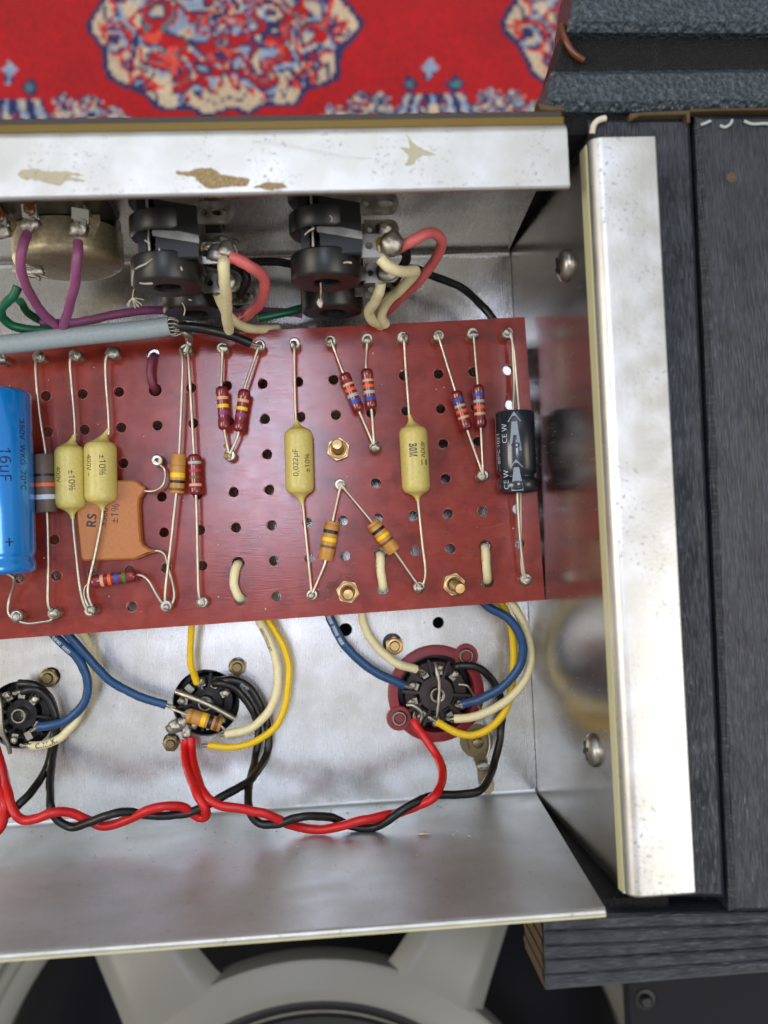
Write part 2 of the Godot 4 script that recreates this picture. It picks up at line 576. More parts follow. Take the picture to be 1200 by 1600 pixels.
	mat("gold_panel", Color(0.42, 0.34, 0.10), 0.38, 0.3)
	mat("panel_dark", Color(0.20, 0.17, 0.14), 0.5)
	mat("lint", Color(0.80, 0.76, 0.68), 0.9)
	mat("lint_pink", Color(0.62, 0.36, 0.32), 0.9)
	# cabinet
	var grain := streaks(1024, 1024, 40, 0.24, 71)
	var woody := grey(grain, 0.0, 1.0, 1.7)
	for n in ["wood_along_z", "wood_along_x"]:
		var w := tri(mat(n, Color(0.19, 0.202, 0.23), 1.0), 15.0)
		var im: Image = woody
		var alb := tint(grain, Color(0.88, 0.88, 0.90), Color(1, 1, 1), 1.3)
		if n == "wood_along_z":
			im = woody.duplicate()
			im.rotate_90(CLOCKWISE)
			alb.rotate_90(CLOCKWISE)
		var worn := noise_image(1024, 1024, 0.006, 74, 5)
		for y in 1024:
			for x in 1024:
				alb.set_pixel(x, y, alb.get_pixel(x, y) * (0.66 + 0.45 * worn.get_pixel(x, y).r + 0.22 * fine.get_pixel((x * 2) % 512, (y * 2) % 512).r))
		w.albedo_texture = tex(lighten(alb, scratched(72, 160, 0.6, 0.3), Color(1.0, 1.0, 1.0)))
		w.roughness_texture = tex(grey(im, 0.26, 0.38, 1.0))
		w.heightmap_enabled = true
		w.heightmap_texture = tex(im)
		w.heightmap_scale = 0.022
	var cells := noise_image(1024, 1024, 0.045, 81, 2, FastNoiseLite.TYPE_CELLULAR)
	var tol := tri(mat("tolex", Color(0.26, 0.31, 0.345), 0.34), 16.0)
	tol.albedo_texture = tex(tint(cells, Color(0.62, 0.62, 0.62), Color(1, 1, 1), 1.6))
	tol.heightmap_enabled = true
	tol.heightmap_texture = tex(cells)
	tol.heightmap_scale = 0.10
	var felt := tri(mat("black_recess", Color(0.05, 0.05, 0.055), 0.6), 30.0)
	felt.heightmap_enabled = true
	felt.heightmap_texture = T.fine
	felt.heightmap_scale = 0.06
	var raw := tri(mat("raw_wood", Color(0.33, 0.26, 0.16), 0.7), 20.0)
	raw.albedo_texture = T.grime
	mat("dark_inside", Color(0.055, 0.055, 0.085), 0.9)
	var cream := tri(mat("speaker_cream", Color(0.46, 0.46, 0.435), 0.4), 12.0)
	mat("speaker_black", Color(0.06, 0.06, 0.065), 0.5)
	var rug := mat("carpet", Color(1, 1, 1), 0.95)
	rug.albedo_texture = tex(carpet_image())
	rug.heightmap_enabled = true
	rug.heightmap_texture = tex(noise_image(2048, 2048, 0.45, 91, 2))
	rug.heightmap_scale = 0.12
	rug.rim_enabled = true
	rug.rim = 0.3
	rug.rim_tint = 0.8

# the rug's knotted pattern: 480 knots of 2.5 mm a side; (0, 0) is the middle of a medallion
func carpet_image() -> Image:
	var f := FastNoiseLite.new()
	f.seed = 7
	f.frequency = 0.030
	f.fractal_octaves = 2
	var g := FastNoiseLite.new()
	g.seed = 19
	g.frequency = 0.036
	var rng := RandomNumberGenerator.new()
	rng.seed = 4
	var im := Image.create(1440, 1440, false, Image.FORMAT_RGB8)
	for j in 720:
		for i in 720:
			var x := (i - 360) * 1.6667
			var y := (j - 360) * 1.6667
			var c := rug_colour(x, y, f, g)
			for b in 2:
				for a in 2:
					var k := rng.randf_range(0.80, 1.06) * (1.0 + 0.10 * g.get_noise_2d(x * 0.4, y * 0.4))
					im.set_pixel(i * 2 + a, j * 2 + b, Color(c.r * k, c.g * k, c.b * k))
	return im

func rug_colour(x: float, y: float, f: FastNoiseLite, g: FastNoiseLite) -> Color:
	var red := Color(0.69, 0.035, 0.08)
	var navy := Color(0.15, 0.17, 0.36)
	var ivory := Color(0.80, 0.71, 0.60)
	var pale := Color(0.56, 0.62, 0.72)
	var teal := Color(0.30, 0.46, 0.50)
	var salmon := Color(0.86, 0.30, 0.24)
	# medallions, about 250 mm apart
	var x_knot := x
	x += 5.0 * g.get_noise_2d(y * 0.35, x * 0.35) + 3.0 * f.get_noise_2d(x * 0.8, y * 0.8)
	y += 4.0 * f.get_noise_2d(x_knot * 0.3 + 90.0, y * 0.3)
	var mx := fposmod(x + 125.0, 250.0) - 125.0
	var row := roundf(y / 190.0)
	var my := y - row * 190.0
	var ax := absf(mx)
	var ang := atan2(my, ax)
	var rr := Vector2(mx / 79.0, my / 54.0).length()
	var rim := 1.0 + 0.035 * cos(ang * 14.0)
	if rr < rim:
		if rr > rim - 0.045: return navy
		var n := f.get_noise_2d(ax + 0.12 * mx, my)
		var n2 := g.get_noise_2d(ax + 300.0, my)
		var w := fposmod(n * 1.15 + rr * 1.9 + 0.25 * sin(ang * 5.0), 1.0)
		var w2 := fposmod(n2 * 1.0 + ang * 0.8, 1.0)
		if rr > rim - 0.24 + 0.08 * sin(ang * 8.0 + n * 3.0):
			if w2 < 0.09 or absf(w - 0.5) < 0.045: return navy
			if w2 < 0.22: return salmon if fposmod(mx + my, 6.7) > 3.3 else red
			return ivory if w2 < 0.88 else pale
		if w < 0.10: return navy
		if w < 0.34: return ivory if w2 < 0.6 else pale
		if w < 0.44: return navy
		if w < 0.62: return red if w2 < 0.7 else salmon
		if w < 0.70: return navy if w2 < 0.5 else teal
		if w < 0.90: return pale if w2 < 0.35 else (ivory if w2 < 0.55 else red)
		return red
	# palmettes between them
	var px := fposmod(x - 125.0 + 125.0, 250.0) - 125.0
	var py := y - 52.0 - roundf((y - 52.0) / 190.0) * 190.0
	var bx := absf(px)
	if bx < 36.0 and absf(py) < 34.0:
		var d := bx * 0.9 + absf(py - 4.0)
		if bx < 3.0 and py < 0.0 and py > -22.0 and absf(py + 12.0) > 4.0: return navy if bx > 1.4 else pale
		if absf(bx - 14.0) + absf(py + 14.0) < 6.0: return teal if absf(bx - 14.0) + absf(py + 14.0) < 3.4 else navy
		if absf(px) + absf(py + 24.0) < 6.0: return pale
		if py > -8.0:
			var q := absf(bx - 15.0 - py * 0.35)
			if q < 2.0: return navy
			if q < 6.5 and py < 22.0: return pale if fposmod(d, 8.0) > 3.0 else ivory
			if q < 8.2 and py < 22.0: return navy
			if bx < 5.0: return ivory if bx < 3.0 else navy
	var k1 := f.get_noise_2d(bx * 1.8 + 40.0, py * 2.0)
	if absf(bx - 42.0) / 36.0 + absf(py - 2.0) / 19.0 + 0.5 * k1 < 0.8 or bx / 90.0 + absf(py - 8.0) / 10.0 + 0.3 * k1 < 0.9:
		var q2 := fposmod(k1 * 2.6 + bx * 0.035, 1.0)
		if q2 < 0.16: return navy
		if q2 < 0.42: return pale
		if q2 < 0.52: return navy
		if q2 < 0.70: return ivory
		return teal if q2 < 0.80 else red
	if absf(py - 26.0 + bx * 0.14) < 6.0 and bx > 30.0 and bx < 62.0:
		var e := absf(py - 26.0 + bx * 0.14)
		return pale if e < 3.0 else navy
	return red

# ---------------------------------------------------------------- the scene
func _ready() -> void:
	# camera: hand-held above the chassis, looking almost straight down
	var cam := Camera3D.new()
	cam.name = "camera"
	var lens := CameraAttributesPhysical.new()
	lens.frustum_focal_length = 20.84
	lens.frustum_near = 0.01
	lens.frustum_far = 20.0
	lens.frustum_focus_distance = 0.236
	lens.exposure_aperture = 7.5
	cam.attributes = lens
	cam.near = 0.01
	cam.far = 20.0
	cam.fov = 59.88
	cam.transform = Transform3D(Basis(Vector3(0.99691, 0.06420, 0.04531), Vector3(0.04374, 0.02560, -0.99871), Vector3(-0.06527, 0.99761, 0.02271)), Vector3(-59.80, 266.47, 84.49) * MM)
	add_child(cam)
	cam.current = true
	# the room: soft grey light all round, tall windows on two sides of whoever holds the camera
	var env := Environment.new()
	env.background_mode = Environment.BG_COLOR
	env.background_color = Color(0.73, 0.73, 0.725)
	env.background_energy_multiplier = 1.0
	env.tonemap_mode = Environment.TONE_MAPPER_LINEAR
	env.tonemap_exposure = 1.06
	env.sdfgi_enabled = true
	env.ssao_enabled = true
	env.ssil_enabled = true
	var world := WorldEnvironment.new()
	world.name = "room_air"
	world.environment = env
	add_child(world)
	window_light(Vector3(-0.25, 1.30, -1.0), Vector3(-0.06, 0.0, 0.06), Vector2(1.5, 0.75), Color(0.90, 0.95, 1.0), 0.5)
	window_light(Vector3(0.85, 1.55, 0.60), Vector3(0.0, 0.0, 0.08), Vector2(0.75, 0.62), Color(1.0, 0.99, 0.97), 0.95)
	window_light(Vector3(-1.35, 1.15, 0.10), Vector3(-0.06, 0.0, 0.08), Vector2(0.7, 0.7), Color(1.0, 0.95, 0.88), 1.2)
	window_light(Vector3(-0.2, 1.62, -0.12), Vector3(-0.08, 0.0, 0.06), Vector2(0.22, 0.42), Color(0.86, 0.89, 1.0), 0.6)
	make_materials()
	build_carpet()
	build_cabinet()
	build_speaker()
	build_chassis()
	build_board()
	build_controls()
	build_sockets()
	build_components()
	build_wires()
	build_dust()

func window_light(at: Vector3, to: Vector3, size: Vector2, c: Color, energy: float) -> void:
	var l := AreaLight3D.new()
	l.name = "window_light"
	l.area_size = size
	l.light_color = c
	l.light_energy = energy
	l.area_range = 6.0
	l.area_attenuation = 2.0
	l.shadow_enabled = true
	add_child(l, true)
	l.look_at_from_position(at, to, Vector3(0.1, 0.2, -1.0).normalized())

# ---------------------------------------------------------------- surroundings
func build_carpet() -> void:
	var m := MB.new()
	var y := -260.0
	var c := Vector3(-109.39, -260.00, -221.73)
	var s := 600.0
	# two knotted layers' worth of thickness, pattern centred under the medallion
	var a := m.put(Vector3(c.x - s, y, c.z - s), UP, Vector2(0, 0))
	var b := m.put(Vector3(c.x + s, y, c.z - s), UP, Vector2(1, 0))
	var d := m.put(Vector3(c.x + s, y, c.z + s), UP, Vector2(1, 1))
	var e := m.put(Vector3(c.x - s, y, c.z + s), UP, Vector2(0, 1))
	m.quad(a, b, d, e)
	var o := solo("carpet", m, M.carpet, Vector3(c.x, y, c.z), "red wool carpet with ivory and navy medallions", "carpet")
	o.set_meta("kind", "structure")

func prism(m: MB, pts: Array, thick: float, bev: float) -> void:   # a solid under the outline pts, all at one height
	extrude(m, Vector3(0, pts[0].y, 0), Vector3.RIGHT, Vector3.FORWARD, flat(pts), -thick, 0.0, bev)

func build_cabinet() -> void:
	var t := thing("amplifier_cabinet", "black wooden amplifier cabinet with textured vinyl covering around the metal chassis", "cabinet", Vector3(33.88, 76.00, 97.83))
	var m := MB.new()
	prism(m, [Vector3(26.21, 76.00, -5.26), Vector3(57.48, 76.00, -4.80), Vector3(47.04, 76.00, 172.42), Vector3(24.30, 76.00, 170.77), Vector3(24.45, 76.00, 168.16)], 24.0, 1.2)
	obj("side_board", m, M.wood_along_z, t)
	m = MB.new()
	var cleat: Array = [Vector3(3.60, 75.00, -5.21), Vector3(25.44, 75.00, -4.88), Vector3(23.91, 75.00, 167.97), Vector3(-1.01, 75.00, 166.19)]
	cleat[0].x = 2.2
	cleat[3].x = 2.2
	prism(m, cleat, 24.0, 1.0)
	obj("cleat_strip", m, M.wood_along_z, t)
	m = MB.new()
	prism(m, [Vector3(25.47, 68.00, -7.30), Vector3(33.07, 68.00, -7.18), Vector3(30.53, 68.00, 174.30), Vector3(21.61, 68.00, 173.66)], 20.0, 0.0)
	obj("joint_filler", m, M.black_recess, t)
	m = MB.new()
	prism(m, [Vector3(-16.67, 75.00, 169.04), Vector3(-1.18, 75.00, 169.48), Vector3(47.63, 75.00, 172.47), Vector3(46.91, 75.00, 184.70), Vector3(-17.04, 75.00, 184.73)], 19.4, 0.4)
	var rail := obj("cross_rail", m, M.wood_along_x, t)
	var near: Array = [Vector3(-16.81, 75.60, 168.91), Vector3(47.28, 75.60, 172.33)]
	var far: Array = [Vector3(-17.17, 75.60, 184.42), Vector3(46.57, 75.60, 184.39)]
	for k in 5:   # raised bands of the grain
		m = MB.new()
		var f0 := k / 5.0
		var f1 := (k + 0.93) / 5.0
		var s := UP * (0.16 * float(k % 2) - 0.05)
		prism(m, [near[0].lerp(far[0], f0) + s, near[1].lerp(far[1], f0) + s, near[1].lerp(far[1], f1) + s, near[0].lerp(far[0], f1) + s], 0.8, 0.4)
		obj("ply_layer", m, M.wood_along_x, rail)
	m = MB.new()   # bare end grain of the rail
	var e: Array = [Vector3(-16.62, 75.60, 169.20), Vector3(-17.09, 75.60, 184.15)]
	for k in 9:
		var f := k / 9.0
		var g := (k + 0.82) / 9.0
		var p0: Vector3 = e[0].lerp(e[1], f)
		var p1: Vector3 = e[0].lerp(e[1], g)
		var d := Vector3(-0.35 - 0.25 * float(k % 2), 0, 0)
		m.flat4(p0 + d + Vector3(0, -1, 0), p1 + d + Vector3(0, -1, 0), p1 + d + Vector3(0, -19, 0), p0 + d + Vector3(0, -19, 0), Vector3.LEFT)
	obj("end_grain", m, M.raw_wood, t)
	# vinyl covered back edge with a routed channel
	m = MB.new()
	prism(m, [Vector3(-8.01, 77.00, -7.84), Vector3(-5.92, 77.00, -15.47), Vector3(57.52, 77.00, -15.48), Vector3(56.99, 77.00, -6.50), Vector3(7.34, 77.00, -6.20), Vector3(-6.65, 77.00, -6.54)], 16.0, 1.6)
	obj("vinyl_edge", m, M.tolex, t)
	m = MB.new()
	prism(m, [Vector3(-1.91, 77.00, -24.25), Vector3(1.14, 77.00, -39.09), Vector3(58.89, 77.00, -38.90), Vector3(57.99, 77.00, -23.46)], 16.0, 1.6)
	obj("vinyl_panel", m, M.tolex, t)
	m = MB.new()
	prism(m, [Vector3(-5.14, 73.00, -16.28), Vector3(-1.38, 73.00, -27.14), Vector3(60.56, 73.00, -27.23), Vector3(59.91, 73.00, -16.26)], 12.0, 0.6)
	obj("channel_floor", m, M.black_recess, t)
	# raw wood and torn veneer where the covering ends
	m = MB.new()
	prism(m, [Vector3(11.03, 76.60, -5.48), Vector3(14.66, 76.60, -5.72), Vector3(23.07, 76.60, -5.88), Vector3(24.68, 76.60, -6.00), Vector3(24.53, 76.60, -3.28), Vector3(23.94, 76.60, -3.14), Vector3(23.75, 76.60, -5.01), Vector3(17.51, 76.60, -4.96), Vector3(13.17, 76.60, -4.88), Vector3(10.80, 76.60, -3.77)], 3.0, 0.3)
	obj("torn_veneer", m, M.raw_wood, t)
	m = MB.new()
	prism(m, [Vector3(24.78, 76.40, -6.38), Vector3(57.34, 76.40, -6.50), Vector3(57.31, 76.40, -5.92), Vector3(42.49, 76.40, -5.84), Vector3(30.74, 76.40, -5.87), Vector3(24.75, 76.40, -5.67)], 3.0, 0.3)
	obj("bare_edge", m, M.raw_wood, t)
	m = MB.new()
	prism(m, [Vector3(-9.58, 76.50, -8.10), Vector3(-7.32, 76.50, -7.65), Vector3(-3.92, 76.50, -7.17), Vector3(-3.11, 76.50, -6.31), Vector3(-6.55, 76.50, -6.07), Vector3(-8.81, 76.50, -6.39)], 3.0, 0.3)
	obj("torn_veneer", m, M.raw_wood, t)
	m = MB.new()   # reddish scrape on the corner of the channel
	tube(m, smooth([Vector3(-2.33, 73.00, -27.15), Vector3(-2.05, 74.00, -23.67), Vector3(-0.40, 74.00, -20.40), Vector3(2.05, 74.00, -18.57)]), 0.9, 6)
	obj("glue_thread", m, M.flux_dark, t)
	# inner walls of the compartment and the front baffle far below
	m = MB.new()
	box(m, Vector3(60, -70, 78), Vector3.RIGHT, Vector3.FORWARD, Vector3(112, 192, 240))
	obj("side_wall", m, M.black_recess, t)
	m = MB.new()
	box(m, Vector3(8, 15, -8.2), Vector3.RIGHT, Vector3.FORWARD, Vector3(28, 12.4, 118))
	obj("corner_block", m, M.black_recess, t)
	m = MB.new()
	box(m, Vector3(-2, 18, 170.6), Vector3.RIGHT, Vector3.FORWARD, Vector3(28, 6.2, 108))
	obj("corner_block", m, M.black_recess, t)
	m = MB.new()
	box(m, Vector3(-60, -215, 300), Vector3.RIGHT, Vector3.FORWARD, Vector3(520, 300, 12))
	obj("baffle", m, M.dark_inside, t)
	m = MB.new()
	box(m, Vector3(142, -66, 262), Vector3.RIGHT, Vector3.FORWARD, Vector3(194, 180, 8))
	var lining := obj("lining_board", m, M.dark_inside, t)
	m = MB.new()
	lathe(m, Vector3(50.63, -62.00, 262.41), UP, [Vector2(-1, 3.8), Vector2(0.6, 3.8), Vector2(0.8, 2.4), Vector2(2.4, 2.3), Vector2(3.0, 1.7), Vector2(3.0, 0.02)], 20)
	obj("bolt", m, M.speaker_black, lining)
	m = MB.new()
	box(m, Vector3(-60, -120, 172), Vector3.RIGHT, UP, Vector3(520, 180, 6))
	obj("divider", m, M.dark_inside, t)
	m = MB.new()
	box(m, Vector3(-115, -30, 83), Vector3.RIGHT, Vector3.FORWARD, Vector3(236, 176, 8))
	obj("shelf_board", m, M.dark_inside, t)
	m = MB.new()   # white paint worms near the top of the side board
	for k in 3:
		var q: Array = [[Vector3(26.91, 76.40, -2.62), Vector3(28.02, 76.40, -2.96), Vector3(29.15, 76.40, -3.45)], [Vector3(31.28, 76.40, -2.41), Vector3(32.35, 76.40, -1.96), Vector3(33.64, 76.40, -2.66), Vector3(34.13, 76.40, -3.59)], [Vector3(36.83, 76.40, -3.33), Vector3(38.62, 76.40, -2.58), Vector3(41.57, 76.40, -2.68), Vector3(43.03, 76.40, -2.37)]][k]
		tube(m, smooth(q), 0.35, 6)
	obj("paint_run", m, M.b_grey, t)
	m = MB.new()
	tube(m, smooth([Vector3(2.49, 75.60, -1.37), Vector3(2.82, 76.00, -3.04), Vector3(3.96, 76.00, -4.16), Vector3(5.63, 76.00, -4.56)]), 0.7, 6)
	obj("loose_fibre", m, M.lint, t)
	m = MB.new()
	extrude(m, Vector3(33.38, 76.00, 9.18), Vector3.RIGHT, Vector3.FORWARD, circle(1.2, 7), 0.0, 0.12)
	obj("paint_fleck", m, M.raw_wood, t)

func build_speaker() -> void:
	var c := Vector3(-76.32, -110.00, 367.05)
	var t := thing("loudspeaker", "cream metal frame of a round loudspeaker with black magnet below the chassis", "loudspeaker", c)
	var m := MB.new()
	lathe(m, c, UP, [Vector2(-6, 90), Vector2(2, 90), Vector2(4.0, 91), Vector2(4.4, 93), Vector2(3.2, 96), Vector2(2.2, 104), Vector2(1.0, 106.5), Vector2(-3, 107.5), Vector2(-8, 107.5)], 96)
	obj("hub", m, M.speaker_cream, t)
	m = MB.new()
	lathe(m, c, UP, [Vector2(-8, 89.5), Vector2(-2, 89), Vector2(-1, 87), Vector2(-3.5, 83), Vector2(-3.5, 81.5), Vector2(-2.5, 81), Vector2(-2.5, 0.5)], 96)
	obj("magnet_cover", m, M.speaker_black, t)
	m = MB.new()
	lathe(m, c, UP, [Vector2(-2.6, 84.5), Vector2(-1.4, 84.2), Vector2(-1.4, 83.6), Vector2(-2.6, 83.2)], 96)
	obj("bright_ring", m, M.lug_metal, t)
	for k in 6:
		var ang: float = [1.03, 2.12, 3.2, 4.2, 5.2, 6.2][k]
		var d := Vector3(cos(ang), 0, -sin(ang))
		var s := Vector3(-d.z, 0, d.x)
		m = MB.new()
		var rows := []
		for i in 9:
			var f := i / 8.0
			var row := []
			var rr := lerpf(100.0, 170.0, f)
			var half := 19.0 + 5.0 * pow(absf(1.0 - f), 4.0)
			for j in 9:
				var g := j / 8.0 * 2.0 - 1.0
				var p := c + d * rr + s * (half * g) + UP * (2.4 - f * f * 30.0 - pow(absf(g), 8.0) * 5.0)
				row.append(p)
			rows.append(row)
		sheet(m, rows, UP)
		obj("spoke", m, M.speaker_cream, t)
	m = MB.new()
	lathe(m, c + Vector3(0, -52, 0), UP, [Vector2(-4, 152), Vector2(6, 152), Vector2(9, 156), Vector2(9, 160), Vector2(5, 162), Vector2(5, 166), Vector2(9, 168), Vector2(9, 176), Vector2(4, 180), Vector2(-4, 180)], 96)
	obj("rim", m, M.speaker_cream, t)

# a curved sheet through rows of points
func sheet(m: MB, rows: Array, facing: Vector3) -> void:
	var ids := []
	for i in rows.size():
		var row := []
		for j in rows[i].size():
			var a: Vector3 = rows[i][min(j + 1, rows[i].size() - 1)] - rows[i][max(j - 1, 0)]
			var b: Vector3 = rows[min(i + 1, rows.size() - 1)][j] - rows[max(i - 1, 0)][j]
			var g := a.cross(b).normalized()
			if g.dot(facing) < 0.0: g = -g
			row.append(m.put(rows[i][j], g))
		ids.append(row)
	for i in rows.size() - 1:
		for j in rows[i].size() - 1:
			m.quad(ids[i][j], ids[i + 1][j], ids[i + 1][j + 1], ids[i][j + 1])

func ragged(c: Vector2, rx: float, ry: float, seed_n: int, amp := 0.35) -> PackedVector2Array:
	var f := FastNoiseLite.new()
	f.seed = seed_n
	f.frequency = 0.9
	var p := PackedVector2Array()
	for i in 28:
		var d := Vector2(cos(TAU * i / 28), sin(TAU * i / 28))
		p.append(c + Vector2(d.x * rx, d.y * ry) * (1.0 + amp * 1.6 * f.get_noise_2d(d.x * 1.6, d.y * 1.6)))
	return p

# ---------------------------------------------------------------- chassis
const X0 := -235.0
func build_chassis() -> void:
	var t := thing("amplifier_chassis", "open aluminium chassis tray holding the red circuit board", "chassis", Vector3(-80, 0, 82))
	# floor, with its drilled holes
	var floor_csg := CSGBox3D.new()
	floor_csg.name = "floor_panel"
	floor_csg.size = Vector3(-X0 + 0.4, 1.6, 168.0) * MM
	floor_csg.position = (Vector3(X0 / 2.0 - 0.2, -0.8, 82.5) - base_of[t]) * MM
	floor_csg.material = M.aluminium
	t.add_child(floor_csg)
	for q in [[Vector3(-29.06, 0.00, 133.23), 13.6], [Vector3(-97.48, 0.00, 132.35), 9.8], [Vector3(-151.00, 0.00, 132.80), 9.8], [Vector3(-55.45, 0.00, 113.06), 2.0], [Vector3(-27.50, 0.00, 112.41), 1.75], [Vector3(-41.65, 0.00, 117.70), 2.9], [Vector3(-87.88, 0.00, 122.14), 2.6], [Vector3(-107.97, 0.00, 143.00), 2.4], [Vector3(-141.86, 0.00, 122.16), 2.7]]:
		var hole := CSGCylinder3D.new()
		hole.operation = CSGShape3D.OPERATION_SUBTRACTION
		hole.radius = q[1] * MM
		hole.height = 6.0 * MM
		hole.sides = 40
		hole.position = (q[0] - Vector3(X0 / 2.0 - 0.2, -0.8, 82.5)) * MM
		floor_csg.add_child(hole, true)
	# rear wall: leans a little away from the end plate towards its top
	var m := MB.new()
	extrude(m, Vector3(0, 0, -1.6), Vector3.RIGHT, UP, PackedVector2Array([Vector2(X0, -1.6), Vector2(-0.6, -1.6), Vector2(-0.6, 2.0), Vector2(-5.0, H - 2.2), Vector2(X0, H - 2.2)]), 0.0, 1.6)
	fillet(m, Vector3(X0, 0, 0), Vector3(-0.6, 0, 0), UP, Vector3.BACK, 2.2)
	obj("rear_wall", m, M.aluminium, t)
	m = MB.new()
	lip_profile(m, Vector3(0, H, -1.6), Vector3.BACK, X0, -4.9, 14.4, 2.6)
	obj("rear_lip", m, M.aluminium_lip, t)
	# front wall
	m = MB.new()
	extrude(m, Vector3(0, 0, 165.0), Vector3.RIGHT, UP, PackedVector2Array([Vector2(X0, -1.6), Vector2(-0.6, -1.6), Vector2(-0.6, 2.0), Vector2(-5.2, H), Vector2(X0, H)]), 0.0, 1.6, 0.0)
	fillet(m, Vector3(X0, 0, 165), Vector3(-0.6, 0, 165), UP, Vector3.FORWARD, 1.2)
	obj("front_wall", m, M.aluminium_dull, t)
	m = MB.new()
	box(m, Vector3((X0 - 4.6) / 2.0, H - 8.0, 167.3), Vector3.RIGHT, Vector3.BACK, Vector3(-X0 - 4.6, 0.7, 13.0), 0.1)
	obj("protective_film", m, M.film_yellow, t)
	m = MB.new()
	tube(m, PackedVector3Array([Vector3(X0, H + 0.05, 165.8), Vector3(-5.3, H + 0.05, 165.8)]), 0.75, 8)
	obj("front_wall_rim", m, M.aluminium_lip, t)
	# end plate with its outward lip
	m = MB.new()
	extrude(m, Vector3.ZERO, Vector3.BACK, UP, PackedVector2Array([Vector2(-1.4, 0.6), Vector2(-1.4, 12), Vector2(2.6, H - 3.0), Vector2(163.6, H - 3.0), Vector2(166.4, 12), Vector2(166.4, 0.6)]), -1.6, 0.0)
	obj("end_plate", m, M.aluminium_plate, t)
	m = MB.new()
	var prof := PackedVector2Array()
	for k in 7:
		var a := PI - PI / 2.0 * k / 6.0
		prof.append(Vector2(2.8 + 2.8 * cos(a), H - 2.8 + 2.8 * sin(a)))
	prof.append_array(PackedVector2Array([Vector2(14.2, H), Vector2(14.5, H - 0.3), Vector2(14.5, H - 1.6), Vector2(2.9, H - 1.6), Vector2(1.6, H - 3.0), Vector2(0.0, H - 3.0)]))
	extrude(m, Vector3(0, 0, 163.7), Vector3.RIGHT, UP, prof, -161.5, 0.0, 0.5)
	obj("end_lip", m, M.aluminium_lip, t)
	m = MB.new()
	extrude(m, Vector3(-0.02, 0, 0), Vector3.BACK, UP, PackedVector2Array([Vector2(2.4, H - 7.2), Vector2(2.7, H - 2.6), Vector2(163.5, H - 2.6), Vector2(163.9, H - 6.2), Vector2(90, H - 6.6)]), 0.0, 0.15)
	obj("protective_film", m, M.film_yellow, t)
	# smears of old glue on the rear lip
	var ragged_rng := RandomNumberGenerator.new()
	ragged_rng.seed = 3
	for q in [[[Vector3(-119.71, 81.80, 7.90), Vector3(-118.71, 81.80, 6.92), Vector3(-116.14, 81.80, 6.84), Vector3(-113.60, 81.80, 7.48), Vector3(-110.05, 81.80, 7.42), Vector3(-106.40, 81.80, 8.22), Vector3(-109.44, 81.80, 8.43), Vector3(-106.19, 81.80, 9.55), Vector3(-110.12, 81.80, 9.21), Vector3(-111.13, 81.80, 10.38), Vector3(-113.68, 81.80, 9.80), Vector3(-116.86, 81.80, 8.95), Vector3(-119.10, 81.80, 8.77)], "glue_pale"], [[Vector3(-87.78, 81.80, 7.77), Vector3(-85.04, 81.80, 8.09), Vector3(-83.04, 81.80, 7.32), Vector3(-80.41, 81.80, 7.24), Vector3(-78.49, 81.80, 8.69), Vector3(-75.21, 81.80, 9.22), Vector3(-72.59, 81.80, 9.81), Vector3(-73.31, 81.80, 11.14), Vector3(-77.94, 81.80, 11.38), Vector3(-80.58, 81.80, 11.67), Vector3(-82.84, 81.80, 10.61), Vector3(-84.09, 81.80, 9.05), Vector3(-87.55, 81.80, 8.51)], "glue_dark"], [[Vector3(-71.59, 81.80, 1.81), Vector3(-67.62, 81.80, 2.08), Vector3(-62.33, 81.80, 2.98), Vector3(-57.71, 81.80, 4.14), Vector3(-52.40, 81.80, 5.32), Vector3(-47.04, 81.80, 5.89), Vector3(-52.41, 81.80, 5.73), Vector3(-59.05, 81.80, 4.25), Vector3(-63.68, 81.80, 3.29), Vector3(-68.30, 81.80, 2.41)], "glue_pale"], [[Vector3(-39.37, 81.80, 0.78), Vector3(-38.49, 81.80, 2.29), Vector3(-36.80, 81.80, 3.82), Vector3(-33.33, 81.80, 5.39), Vector3(-35.51, 81.80, 5.35), Vector3(-37.03, 81.80, 5.87), Vector3(-38.32, 81.80, 7.48), Vector3(-39.95, 81.80, 7.45), Vector3(-38.91, 81.80, 5.42), Vector3(-40.73, 81.80, 3.76), Vector3(-38.69, 81.80, 3.79)], "glue_pale"], [[Vector3(-72.00, 81.80, 11.50), Vector3(-69.31, 81.80, 10.55), Vector3(-66.00, 81.80, 10.75), Vector3(-64.70, 81.80, 11.65), Vector3(-68.05, 81.80, 12.19)], "glue_dark"]]:
		m = MB.new()
		var edge := []
		for a in q[0].size():
			var p0: Vector3 = q[0][a]
			var p1: Vector3 = q[0][(a + 1) % q[0].size()]
			var n := maxi(1, int(p0.distance_to(p1) / 0.6))
			for b in n:
				edge.append(p0.lerp(p1, float(b) / n) + Vector3(ragged_rng.randf_range(-0.16, 0.16), 0, ragged_rng.randf_range(-0.16, 0.16)))
		prism(m, edge, 0.12, 0.0)
		obj("glue_smear", m, M[q[1]], t)
	# gold front panel fixed to the rear wall, seen on edge
	t = thing("front_panel", "thin gold edged control panel along the outer side of the rear chassis wall", "panel", Vector3(-110, 40, -3))
	m = MB.new()
	box(m, Vector3((X0 - 4.6) / 2.0, H / 2.0 - 0.9, -2.7), Vector3.RIGHT, Vector3.FORWARD, Vector3(-X0 - 4.6, 2.1, H - 3.0), 0.3)
	obj("gold_layer", m, M.gold_panel, t)
	m = MB.new()
	box(m, Vector3((X0 - 4.6) / 2.0, H / 2.0 - 1.6, -4.7), Vector3.RIGHT, Vector3.FORWARD, Vector3(-X0 - 4.6, 1.7, H - 4.4), 0.3)
	obj("dark_layer", m, M.panel_dark, t)
